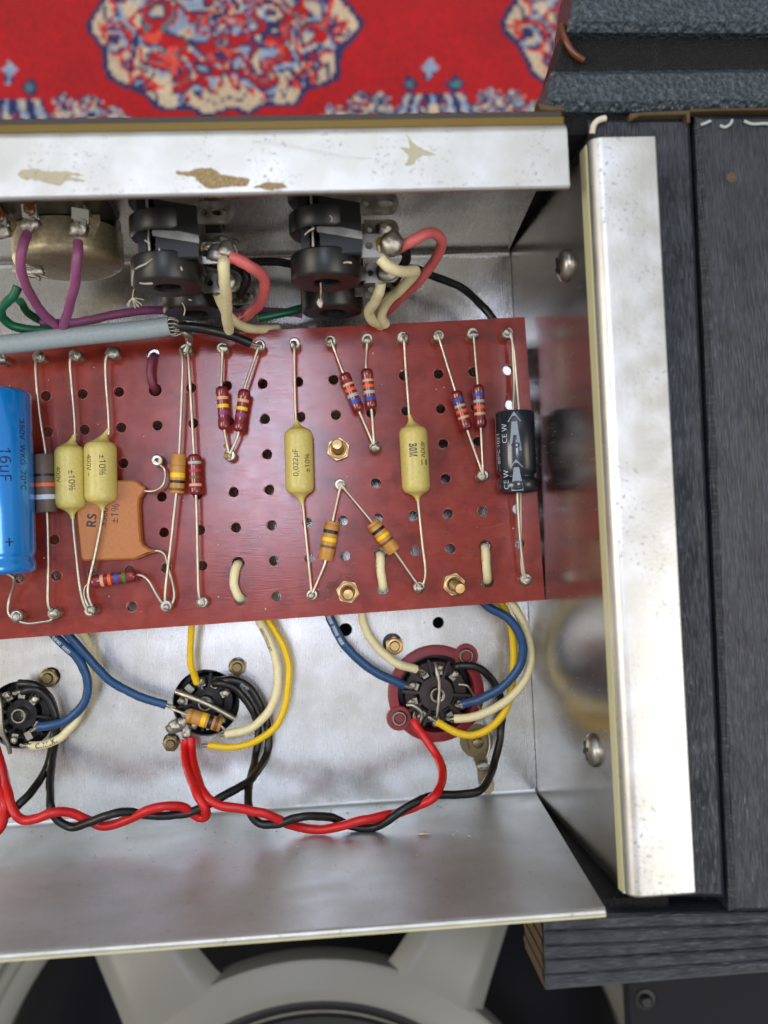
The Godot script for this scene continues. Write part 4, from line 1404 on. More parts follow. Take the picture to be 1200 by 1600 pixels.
	tube(m, smooth([Vector3(-155.72, 6.00, 124.73), Vector3(-154.49, 6.00, 127.85), Vector3(-154.35, 6.00, 133.30), Vector3(-154.19, 5.00, 137.61), Vector3(-153.31, 4.00, 140.62), Vector3(-153.26, 3.00, 142.92)]), 0.7, 8)
	solo("bare_wire", m, M.solder, Vector3(-154.02, 6.00, 133.32), "bare wire dangling over the cut off black socket", "wire", "bare wires on the sockets")
	m = MB.new()
	blob(m, Vector3(-105.69, 4.00, 137.97), Vector3(2.6, 1.4, 2.0), 61, 0.3)
	blob(m, Vector3(-102.59, 4.50, 139.77), Vector3(1.5, 1.2, 2.4), 62, 0.3)
	blob(m, Vector3(-103.76, 5.00, 136.83), Vector3(1.6, 1.0, 1.6), 63, 0.3)
	solo("solder_joint", m, M.solder, Vector3(-104.67, 4.00, 138.37), "lumpy solder joint where two red wires meet the middle socket", "solder joint")

# ---------------------------------------------------------------- resistors and capacitors
func film_radius(t: float, r: float) -> float:   # bulged ends, slimmer middle
	var e := minf(t, 1.0 - t)
	if e < 0.06: return r * (0.55 + 0.4 * sqrt(e / 0.06))
	if e < 0.16: return r * lerpf(0.97, 1.0, (e - 0.06) / 0.10)
	if e < 0.26: return r * lerpf(1.0, 0.90, (e - 0.16) / 0.10)
	return r * 0.90

func lead(parent: Node3D, pts: Array, r := 0.42) -> void:
	var m := MB.new()
	tube(m, smooth(pts, 5), r, 8, true, 0.08)
	obj("lead", m, M.tinned, parent)

func resistor(label: String, e1: Vector3, e2: Vector3, r: float, body: String, film: bool, bands: Array, leads: Array, group: String) -> void:
	var mid := (e1 + e2) / 2.0
	var t := thing("resistor", label, "resistor", Vector3(mid.x, BOARD_TOP, mid.z) if mid.y > 15.0 else mid, group)
	var ax := e2 - e1
	var length := ax.length()
	ax = ax.normalized()
	var prof := [Vector2(0, 0.02)]
	if film:
		for k in 33:
			var f := k / 32.0
			prof.append(Vector2(f * length, film_radius(f, r)))
	else:
		prof.append_array([Vector2(0, r * 0.9), Vector2(0.3, r), Vector2(length - 0.3, r), Vector2(length, r * 0.9)])
	prof.append(Vector2(length, 0.02))
	var m := MB.new()
	lathe(m, e1, ax, prof, 24)
	var b := obj("body", m, M[body], t)
	for q in bands:
		m = MB.new()
		var t0: float = q[0] * length
		var t1: float = q[1] * length
		var r0 := (film_radius(q[0], r) if film else r)
		var r1 := (film_radius(q[1], r) if film else r)
		lathe(m, e1, ax, [Vector2(t0, r0 - 0.1), Vector2(t0, r0 + 0.04), Vector2(t1, r1 + 0.04), Vector2(t1, r1 - 0.1)], 24)
		obj("band", m, M[q[2]], b)
	for q in leads:
		var pts: Array = q.duplicate()
		lead(t, pts)

# straight lead from a turret to the end of a body
func run(p: Vector3, e: Vector3, other: Vector3, sag := 0.0) -> Array:
	var ax := (e - other).normalized()
	var tip := p + UP * 4.6
	return [tip - (e - tip).normalized() * 0.8, tip + Vector3(0, 0.3, 0) + (e - tip).normalized() * 0.8, tip.lerp(e + ax * 1.2, 0.5) + Vector3(sag, 0, 0), e + ax * 1.2, e - ax * 0.6]

func tubular(label: String, top: Vector3, b0: Vector3, b1: Vector3, bot: Vector3, r: float, la: Array, lb: Array, prints: Array) -> void:
	var t := thing("capacitor", label, "capacitor", Vector3(b0.x, BOARD_TOP, b0.z), "yellow tubular capacitors")
	var ax := (b1 - b0).normalized()
	var length := b0.distance_to(b1)
	var m := MB.new()
	# the dipped body: two soft shoulders, drawn out into a nipple on each lead
	var rows := []
	var sides := 28
	var list := []
	for k in 12:   # nipple
		var f := k / 11.0
		list.append([top.lerp(b0, f), lerpf(0.55, r * 0.62, pow(f, 2.6))])
	for k in range(1, 9):
		var f := k / 8.0
		list.append([b0 + ax * (f * 2.2), r * lerpf(0.62, 1.0, sqrt(sin(f * PI / 2.0)))])
	for k in range(1, 5):
		list.append([b0 + ax * lerpf(2.2, length - 2.2, k / 5.0), r])
	for k in range(0, 8):
		var f := k / 8.0
		list.append([b1 - ax * ((1.0 - f) * 2.2), r * lerpf(1.0, 0.62, 1.0 - sqrt(cos(f * PI / 2.0)))])
	for k in 12:
		var f := k / 11.0
		list.append([b1.lerp(bot, f), lerpf(r * 0.62, 0.55, 1.0 - pow(1.0 - f, 2.6))])
	var e1 := perp(ax)
	var e2 := ax.cross(e1)
	for q in list:
		var row := []
		for s in sides + 1:
			var a := TAU * s / sides
			row.append(q[0] + (e1 * cos(a) + e2 * sin(a)) * q[1])
		rows.append(row)
	var ids := []
	for i in rows.size():
		var row := []
		for j in sides + 1:
			var a: Vector3 = rows[i][(j + 1) % sides] - rows[i][(j + sides - 1) % sides]
			var b: Vector3 = rows[min(i + 1, rows.size() - 1)][j] - rows[max(i - 1, 0)][j]
			var g := a.cross(b).normalized()
			if g.dot(rows[i][j] - list[i][0]) < 0.0: g = -g
			row.append(m.put(rows[i][j], g))
		ids.append(row)
	for i in rows.size() - 1:
		for j in sides:
			m.quad(ids[i][j], ids[i + 1][j], ids[i + 1][j + 1], ids[i][j + 1])
	var body := obj("body", m, M.mustard, t)
	m = MB.new()
	for q in prints:   # words, size, distance, angle, reading direction, bold
		print_round(m, q[0], q[1], b0, ax, q[2] * length, q[3], r + 0.06, q[4], q[5], q[6])
	if m.v.size() > 0:
		obj("printed_text", m, M.ink, body)
	lead(t, la)
	lead(t, lb)

func build_components() -> void:
	var h := 27.2
	var rg := "resistors on the circuit board"
	resistor("grey brown resistor with orange and silver bands beside the blue capacitor", Vector3(-133.20, 27.50, 59.99), Vector3(-133.06, 27.50, 75.24), 2.75, "res_brown", false, [[0.34, 0.385, "b_black"], [0.50, 0.56, "b_orange"], [0.70, 0.78, "b_silver"]], [[at(13, 7, 26.5), Vector3(-134.50, 27.50, 36.61), Vector3(-133.95, 27.50, 49.09), Vector3(-132.69, 27.50, 59.55), Vector3(-133.15, 27.50, 61.31)], [Vector3(-132.98, 27.50, 74.48), Vector3(-132.88, 27.50, 78.53), Vector3(-133.14, 27.50, 91.14), Vector3(-133.63, 27.20, 99.70), at(13, 0, 26)]], rg)
	resistor("tan resistor with yellow and black bands next to a dark red one", Vector3(-98.12, 27.20, 61.30), Vector3(-99.13, 27.20, 71.65), 1.95, "res_tan", false, [[0.28, 0.31, "b_olive"], [0.48, 0.60, "b_yellow"], [0.67, 0.745, "b_black"], [0.87, 0.94, "b_brown"]], [[at(9.15, 7, 27), Vector3(-96.00, 28.00, 36.70), Vector3(-96.90, 27.50, 48.40), Vector3(-97.99, 27.20, 60.64), Vector3(-98.27, 27.20, 62.68)], [Vector3(-99.00, 27.20, 70.84), Vector3(-99.46, 27.20, 73.38), Vector3(-101.17, 27.20, 85.05), Vector3(-103.08, 27.00, 96.68), at(10, 0, 26.5)]], rg)
	resistor("dark red resistor with grey band between a tan resistor and bare board", Vector3(-94.08, 27.20, 61.41), Vector3(-94.11, 27.20, 72.33), 1.8, "res_red", true, [[0.18, 0.245, "b_grey"], [0.37, 0.44, "b_pink"], [0.54, 0.60, "b_brown"], [0.72, 0.79, "b_beige"]], [[at(8.95, 7, 27), Vector3(-94.40, 28.00, 38.30), Vector3(-94.27, 27.50, 49.52), Vector3(-94.15, 27.20, 60.79), Vector3(-94.08, 27.20, 62.84)], [Vector3(-94.13, 27.20, 71.56), Vector3(-94.02, 27.20, 75.15), Vector3(-94.33, 27.20, 90.47), Vector3(-94.41, 27.00, 99.15), at(9, 0, 26)]], rg)
	resistor("dark red resistor lying crosswise, with green, blue and orange bands", Vector3(-122.65, 26.00, 94.25), Vector3(-110.57, 26.00, 92.90), 1.75, "res_red", true, [[0.22, 0.29, "b_beige"], [0.38, 0.45, "b_orange"], [0.53, 0.60, "b_blue"], [0.69, 0.76, "b_green"]], [[Vector3(-122.35, 26.00, 94.27), Vector3(-123.26, 26.00, 94.53), Vector3(-124.40, 26.00, 95.69), Vector3(-124.36, 26.50, 98.20), at(12, 0, 26.5)], [Vector3(-111.27, 26.00, 92.97), Vector3(-109.47, 26.20, 92.95), Vector3(-107.36, 27.00, 94.44), Vector3(-105.82, 27.00, 97.56), Vector3(-104.51, 26.50, 100.21), at(10, 0, 26.2)]], rg)
	var v := [[0.24, 0.31, "b_beige"], [0.42, 0.50, "b_yellow"], [0.57, 0.66, "b_violet"]]
	var a := Vector3(-86.13, 27.20, 43.55)
	var b := Vector3(-85.79, 27.20, 55.22)
	resistor("upright dark red resistor with yellow and violet bands under a short vertical lead", a, b, 1.68, "res_red", true, v, [run(at(8, 7), a, b), run(at(8, 4), b, a)], rg)
	a = Vector3(-80.00, 27.20, 44.59)
	b = Vector3(-82.15, 27.20, 55.87)
	resistor("slanted dark red resistor with yellow and violet bands below the black cable core", a, b, 1.68, "res_red", true, v, [run(at(7, 7), a, b), run(at(8, 4), b, a)], rg)
	var w := [[0.27, 0.33, "b_beige"], [0.40, 0.48, "b_orange"], [0.55, 0.63, "b_grey"], [0.70, 0.79, "b_blue"]]
	a = Vector3(-53.39, 27.20, 41.14)
	b = Vector3(-49.59, 27.20, 51.59)
	resistor("tilted dark red resistor, blue band lowest, above the free brass stud", a, b, 1.68, "res_red", true, w, [run(at(5, 7), a, b), run(at(4, 4), b, a)], rg)
	a = Vector3(-47.16, 27.20, 40.10)
	b = Vector3(-46.30, 27.20, 51.08)
	resistor("upright dark red resistor, blue band lowest, paired with a tilted one", a, b, 1.68, "res_red", true, w, [run(at(4, 7), a, b), run(at(4, 4), b, a)], rg)
	var w2 := [[0.20, 0.29, "b_blue"], [0.36, 0.42, "b_grey"], [0.49, 0.57, "b_orange"], [0.65, 0.71, "b_beige"]]
	a = Vector3(-23.21, 27.20, 46.96)
	b = Vector3(-20.40, 27.20, 57.76)
	resistor("tilted dark red resistor, blue band uppermost, near the black capacitor", a, b, 1.68, "res_red", true, w2, [run(at(2, 7), a, b), run(at(1, 3), b, a)], rg)
	a = Vector3(-16.96, 27.20, 45.49)
	b = Vector3(-16.68, 27.20, 57.27)
	resistor("upright dark red resistor, blue band uppermost, beside the black capacitor", a, b, 1.68, "res_red", true, w2, [run(at(1, 7), a, b), run(at(1, 3), b, a)], rg)
	var y := [[0.06, 0.12, "b_olive"], [0.22, 0.31, "b_black"], [0.42, 0.52, "b_yellow"], [0.62, 0.69, "b_brown"]]
	a = Vector3(-58.09, 27.20, 81.01)
	b = Vector3(-60.45, 27.20, 91.22)
	resistor("steep tan resistor with black and yellow bands beside the capacitor printed 0,022", a, b, 1.95, "res_tan", false, y, [run(at(5, 3), a, b), run(at(6, 0), b, a)], rg)
	a = Vector3(-47.40, 27.20, 81.76)
	b = Vector3(-41.80, 27.20, 89.79)
	resistor("diagonal tan resistor with black and yellow bands above a white wire loop", a, b, 1.95, "res_tan", false, y, [run(at(5, 3), a, b), run(at(3, 0), b, a)], rg)
	a = Vector3(-101.65, 9.00, 133.87)
	b = Vector3(-92.18, 9.00, 137.36)
	resistor("tan resistor with yellow and black bands soldered across the black valve socket", a, b, 2.0, "res_tan", false, [[0.10, 0.16, "b_olive"], [0.42, 0.55, "b_yellow"], [0.62, 0.74, "b_black"], [0.82, 0.92, "b_brown"]], [[Vector3(-107.88, 7.50, 130.94), Vector3(-106.23, 7.50, 132.06), Vector3(-103.73, 8.50, 133.03), Vector3(-101.32, 9.00, 134.03)], [Vector3(-92.65, 9.00, 137.19), Vector3(-91.60, 8.60, 138.50), Vector3(-91.18, 8.00, 140.02)]], "")
	# yellow dipped tubular capacitors
	tubular("mustard yellow tubular capacitor touching the brown resistor, printed with 400V", Vector3(-125.23, 26.60, 54.81), Vector3(-126.69, 26.60, 57.92), Vector3(-126.95, 26.60, 74.62), Vector3(-126.60, 26.60, 77.18), 4.0, [at(12, 7, 26.5), Vector3(-125.49, 27.50, 34.87), Vector3(-125.50, 27.00, 40.65), Vector3(-125.13, 26.80, 50.85), Vector3(-125.29, 26.60, 56.44)], [Vector3(-126.59, 26.60, 75.75), Vector3(-126.34, 27.00, 81.35), Vector3(-125.16, 27.00, 96.60), at(12.1, 0, 26.5)], [["±10%", 1.6, 0.56, -0.35, 1.0, false, 1.0], ["400V", 1.35, 0.46, 0.55, 1.0, false, 1.0]])
	tubular("mustard yellow tubular capacitor overlapping the flat brown capacitor", Vector3(-116.33, 26.80, 53.74), Vector3(-118.66, 26.80, 57.13), Vector3(-119.07, 26.80, 73.29), Vector3(-118.59, 26.80, 75.34), 4.25, [at(11, 7, 26.5), Vector3(-116.14, 27.50, 34.66), Vector3(-116.50, 27.00, 40.96), Vector3(-116.17, 26.90, 50.18), Vector3(-116.34, 26.80, 55.27)], [Vector3(-118.59, 26.80, 74.07), Vector3(-119.00, 27.00, 78.13), Vector3(-121.37, 27.00, 88.18), Vector3(-123.42, 27.00, 96.69), at(11.9, 0, 26.5)], [["±10%", 1.6, 0.40, -0.35, 1.0, false, 1.0], ["400V –", 1.35, 0.40, 0.5, 1.0, false, 1.0]])
	tubular("mustard yellow tubular capacitor printed 0,022 standing alone in the board's middle", Vector3(-66.74, 26.60, 53.17), Vector3(-66.22, 26.60, 55.57), Vector3(-66.52, 26.60, 73.13), Vector3(-65.92, 26.60, 76.11), 3.85, [at(6, 7, 26.4), Vector3(-66.30, 27.50, 34.12), Vector3(-66.60, 27.00, 41.80), Vector3(-66.75, 26.70, 51.10), Vector3(-66.69, 26.60, 54.47)], [Vector3(-65.90, 26.60, 74.45), Vector3(-65.69, 26.80, 79.12), Vector3(-64.87, 27.00, 93.59), at(6, 0, 26.5)], [["0,022µF", 1.45, 0.54, 0.22, -1.0, false, 1.0], ["±10%", 1.45, 0.54, -0.62, -1.0, false, 1.0]])
	tubular("mustard yellow tubular capacitor with bold print near the black electrolytic capacitor", Vector3(-36.04, 26.60, 53.01), Vector3(-35.19, 26.60, 56.19), Vector3(-35.08, 26.60, 74.28), Vector3(-34.76, 26.60, 76.48), 3.85, [at(3, 7, 26.4), Vector3(-36.59, 27.50, 32.62), Vector3(-36.49, 27.00, 39.34), Vector3(-36.10, 26.70, 50.83), Vector3(-36.05, 26.60, 54.48)], [Vector3(-34.80, 26.60, 74.91), Vector3(-34.54, 26.80, 80.14), Vector3(-34.08, 27.00, 89.01), Vector3(-33.59, 27.00, 95.26), Vector3(-34.24, 26.60, 98.89), at(3, 0, 26.3)], [["400V ⎓", 1.4, 0.42, -0.55, 1.0, false, 1.0], ["B0M", 2.1, 0.37, 0.2, 1.0, true, 0.62]])
	# flat brown dipped capacitor
	var t := thing("capacitor", "flat square brown capacitor lying under the yellow ones", "capacitor", Vector3(-113, BOARD_TOP, 80))
	var m := MB.new()
	var poly: Array = [Vector3(-125.36, 26.00, 67.63), Vector3(-115.33, 26.00, 67.43), Vector3(-110.80, 26.00, 67.51), Vector3(-109.56, 26.00, 67.98), Vector3(-108.59, 26.00, 68.94), Vector3(-107.75, 26.00, 69.39), Vector3(-107.64, 26.00, 70.62), Vector3(-108.32, 26.00, 71.21), Vector3(-109.17, 26.00, 72.40), Vector3(-109.45, 26.00, 74.44), Vector3(-109.40, 26.00, 79.56), Vector3(-109.25, 26.00, 83.66), Vector3(-108.70, 26.00, 84.97), Vector3(-107.23, 26.00, 86.06), Vector3(-105.38, 26.00, 86.50), Vector3(-105.71, 26.00, 87.10), Vector3(-107.54, 26.00, 87.43), Vector3(-109.33, 26.00, 88.16), Vector3(-111.11, 26.00, 88.69), Vector3(-124.63, 26.00, 88.46), Vector3(-125.20, 26.00, 87.52), Vector3(-125.90, 26.00, 76.79)]
	prism(m, poly, 3.4, 0.45)
	var body := obj("body", m, M.film_brown, t)
	m = MB.new()
	var tx := (Vector3(-117.88, 26.00, 81.74) - Vector3(-116.84, 26.00, 74.12)).normalized()
	var back := -tx
	print_flat(m, "±1%", 2.0, Vector3(-115.75, 26.06, 76.21), back, back.cross(UP) * -1.0)
	print_flat(m, "3300", 1.7, Vector3(-118.69, 26.06, 77.11), back, back.cross(UP) * -1.0)
	print_flat(m, "RS", 2.4, Vector3(-121.83, 26.06, 77.89), back, back.cross(UP) * -1.0, true)
	obj("printed_text", m, M.ink_dark, body)
	lead(t, [Vector3(-108.59, 25.00, 70.33), Vector3(-105.88, 26.00, 70.80), Vector3(-103.48, 26.50, 70.00), Vector3(-102.25, 26.50, 68.10), Vector3(-102.12, 26.00, 65.25), Vector3(-103.30, 26.20, 63.93), Vector3(-104.68, 26.40, 62.76)])
	lead(t, [Vector3(-106.69, 25.00, 86.77), Vector3(-104.56, 25.60, 86.75), Vector3(-102.99, 25.60, 88.06), Vector3(-102.44, 25.40, 91.17), Vector3(-101.40, 25.40, 95.83), Vector3(-101.11, 25.60, 99.42), Vector3(-102.55, 26.00, 101.88), Vector3(-104.06, 26.00, 101.80)])
	# blue electrolytic
	var p0 := Vector3(-144.99, 32.50, 43.75)
	var p1 := Vector3(-145.33, 32.50, 90.66)
	t = thing("capacitor", "large shiny blue electrolytic capacitor printed 16 microfarad", "capacitor", Vector3(p0.x, BOARD_TOP, p0.z))
	var ax := (p1 - p0).normalized()
	var ln := p0.distance_to(p1)
	m = MB.new()
	lathe(m, p0, ax, [Vector2(0.4, 0.02), Vector2(0.4, 8.0), Vector2(0.0, 8.6), Vector2(0.0, 9.4), Vector2(0.5, 10.1), Vector2(1.3, 10.4), Vector2(ln - 5.4, 10.4), Vector2(ln - 4.6, 10.1), Vector2(ln - 3.9, 9.9), Vector2(ln - 3.2, 10.1), Vector2(ln - 2.4, 10.4), Vector2(ln - 1.0, 10.4), Vector2(ln - 0.2, 9.9), Vector2(ln, 9.2), Vector2(ln - 0.4, 8.6), Vector2(ln - 0.4, 0.02)], 48)
	body = obj("body", m, M.cap_blue, t)
	m = MB.new()
	print_round(m, "16µF", 2.8, p0, ax, ln * 0.415, -0.68, 10.46, 1.0, false, 1.0)
	print_round(m, "+", 3.2, p0, ax, ln * 0.83, -0.72, 10.46, 1.0, false, 1.0)
	print_round(m, "350V  WKG  70°C", 1.7, p0, ax, ln * 0.36, -1.16, 10.46, 1.0, false, 1.0)
	obj("printed_text", m, M.ink_navy, body)
	lead(t, [Vector3(-142.93, 32.00, 90.23), Vector3(-140.67, 32.00, 91.67), Vector3(-141.13, 30.00, 93.63), Vector3(-142.82, 27.00, 95.73), Vector3(-144.05, 26.00, 98.26), Vector3(-144.07, 26.50, 101.24), Vector3(-142.85, 26.50, 102.82)])
	lead(t, [Vector3(-142.88, 26.40, 102.82), Vector3(-139.61, 26.00, 104.24), Vector3(-136.14, 26.00, 104.02), Vector3(-133.25, 26.00, 103.66), Vector3(-133.49, 26.00, 101.93)])
	# black electrolytic
	p0 = Vector3(-7.54, 28.40, 53.47)
	p1 = Vector3(-7.57, 28.40, 75.53)
	t = thing("capacitor", "black electrolytic capacitor with pale arrows near the board's free end", "capacitor", Vector3(p0.x, BOARD_TOP, p0.z))
	ax = (p1 - p0).normalized()
	ln = p0.distance_to(p1)
	var R := 5.35
	m = MB.new()
	lathe(m, p0, ax, [Vector2(0.5, 0.02), Vector2(0.5, R - 1.4), Vector2(0.0, R - 1.0), Vector2(0.0, R - 0.4), Vector2(0.5, R), Vector2(ln - 6.2, R), Vector2(ln - 5.4, R - 0.3), Vector2(ln - 4.9, R - 0.75), Vector2(ln - 4.3, R - 0.8), Vector2(ln - 3.7, R - 0.3), Vector2(ln - 2.9, R + 0.1), Vector2(ln - 0.9, R + 0.1), Vector2(ln - 0.2, R - 0.5), Vector2(ln, R - 1.1), Vector2(ln - 0.5, R - 1.5), Vector2(ln - 0.5, 0.02)], 40)
	body = obj("body", m, M.cap_black, t)
	m = MB.new()
	for q in [[0.02, 0.50, 0.14], [0.60, 0.98, 0.10]]:
		arrow_round(m, p0, ax, q[0] * ln, q[1] * ln, 0.24, R + 0.12)
	obj("arrow", m, M.ink_faint, body)
	m = MB.new()
	print_round(m, "0", 2.2, p0, ax, ln * 0.43, 0.22, R + 0.2, -1.0, true, 1.0)
	print_round(m, "C", 1.8, p0, ax, ln * 0.92, 0.17, R + 0.2, -1.0, true, 1.0)
	obj("arrow_mark", m, M.ink_navy, body)
	m = MB.new()
	print_round(m, "CE W", 1.5, p0, ax, ln * 0.28, 0.78, R + 0.1, -1.0, false, 1.1)
	print_round(m, "CE W", 1.5, p0, ax, ln * 0.84, 0.80, R + 0.1, -1.0, false, 1.1)
	print_round(m, "22µF 450V 85°C", 1.3, p0, ax, ln * 0.45, -1.2, R + 0.1, 1.0, false, 1.0)
	print_round(m, "85°C 1021", 1.3, p0, ax, ln * 0.45, 1.25, R + 0.1, -1.0, false, 1.0)
	obj("printed_text", m, M.ink_pale, body)
	lead(t, [at(0, 7, 26.4), Vector3(-6.92, 27.00, 31.86), Vector3(-6.83, 27.00, 37.68), Vector3(-6.85, 27.00, 45.60), Vector3(-7.70, 28.00, 52.04), Vector3(-7.72, 28.00, 54.66)])
	lead(t, [Vector3(-5.91, 27.00, 54.60), Vector3(-6.00, 27.00, 49.85), Vector3(-6.24, 27.00, 41.92), Vector3(-6.54, 27.00, 35.04), at(0, 7, 26.8)])
	lead(t, [Vector3(-7.69, 28.20, 74.57), Vector3(-7.69, 28.00, 79.79), Vector3(-7.46, 27.60, 87.62), Vector3(-6.87, 27.00, 95.50), at(0, 0, 26.6)])
	lead(t, [Vector3(-6.68, 27.00, 74.55), Vector3(-6.78, 27.00, 79.80), Vector3(-7.12, 27.00, 87.64), Vector3(-7.21, 26.60, 95.50), at(0.05, 0, 26.2)])

func arrow_round(m: MB, o: Vector3, ax: Vector3, t0: float, t1: float, ang: float, r: float) -> void:   # pointing to the start of the body
	var e1 := perp(ax)
	var s := ax.cross(e1)
	var w := func(t: float, g: float) -> int:
		var nn := e1 * cos(ang + g) + s * sin(ang + g)
		return m.put(o + ax * t + nn * r, nn)
	var head := t0 + (t1 - t0) * 0.26
	m.face(w.call(t0, 0.0), w.call(head, 0.34), w.call(head, -0.34))
	m.quad(w.call(head, 0.13), w.call(head, -0.13), w.call(t1, -0.30), w.call(t1, 0.30))

# ---------------------------------------------------------------- wires
func wire(label: String, pts: Array, r: float, material: String, group: String, words := "", size := 1.0, start := 4.0, roll := 0.0, ink := "ink_pale", turn := 1.0) -> void:
	var path := smooth(pts, 8)
	var kink := FastNoiseLite.new()   # hand-bent wire is never quite even
	kink.seed = label.length() * 31 + pts.size()
	kink.frequency = 0.11
	for i in range(2, path.size() - 2):
		var v := path[i]
		path[i] += Vector3(kink.get_noise_3dv(v), kink.get_noise_3dv(v + Vector3(50, 0, 0)), kink.get_noise_3dv(v + Vector3(0, 50, 0))) * 0.32
	var m := MB.new()
	tube(m, path, r, 14, true, 0.03)
	var mid: Vector3 = path[path.size() / 2]
	var o := solo("wire", m, M[material], mid, label, "wire", group)
	if group == "wires of the valve sockets":
		m = MB.new()
		var last := path.size() - 1
		var d := (path[last] - path[last - 2]).normalized()
		tube(m, smooth([path[last] - d * 0.8, path[last] + d * 1.2 + UP * 0.1, path[last] + d * 2.6 - UP * 0.5], 4), 0.5, 8, true, 0.2)
		for k in 3:
			tube(m, smooth([path[last] - d * 0.4, path[last] + d * 1.0 + perp(d).rotated(d, k * 2.1) * 0.5, path[last] + d * 2.4 + perp(d).rotated(d, k * 2.1 + 1.4) * 0.35], 4), 0.22, 5)
		obj("bare_end", m, M.solder, o)
	if words:
		m = MB.new()
		print_wire(m, words, size, path, start, r + 0.05, roll, turn)
		if m.v.size() > 0:
			obj("printed_text", m, M[ink], o)

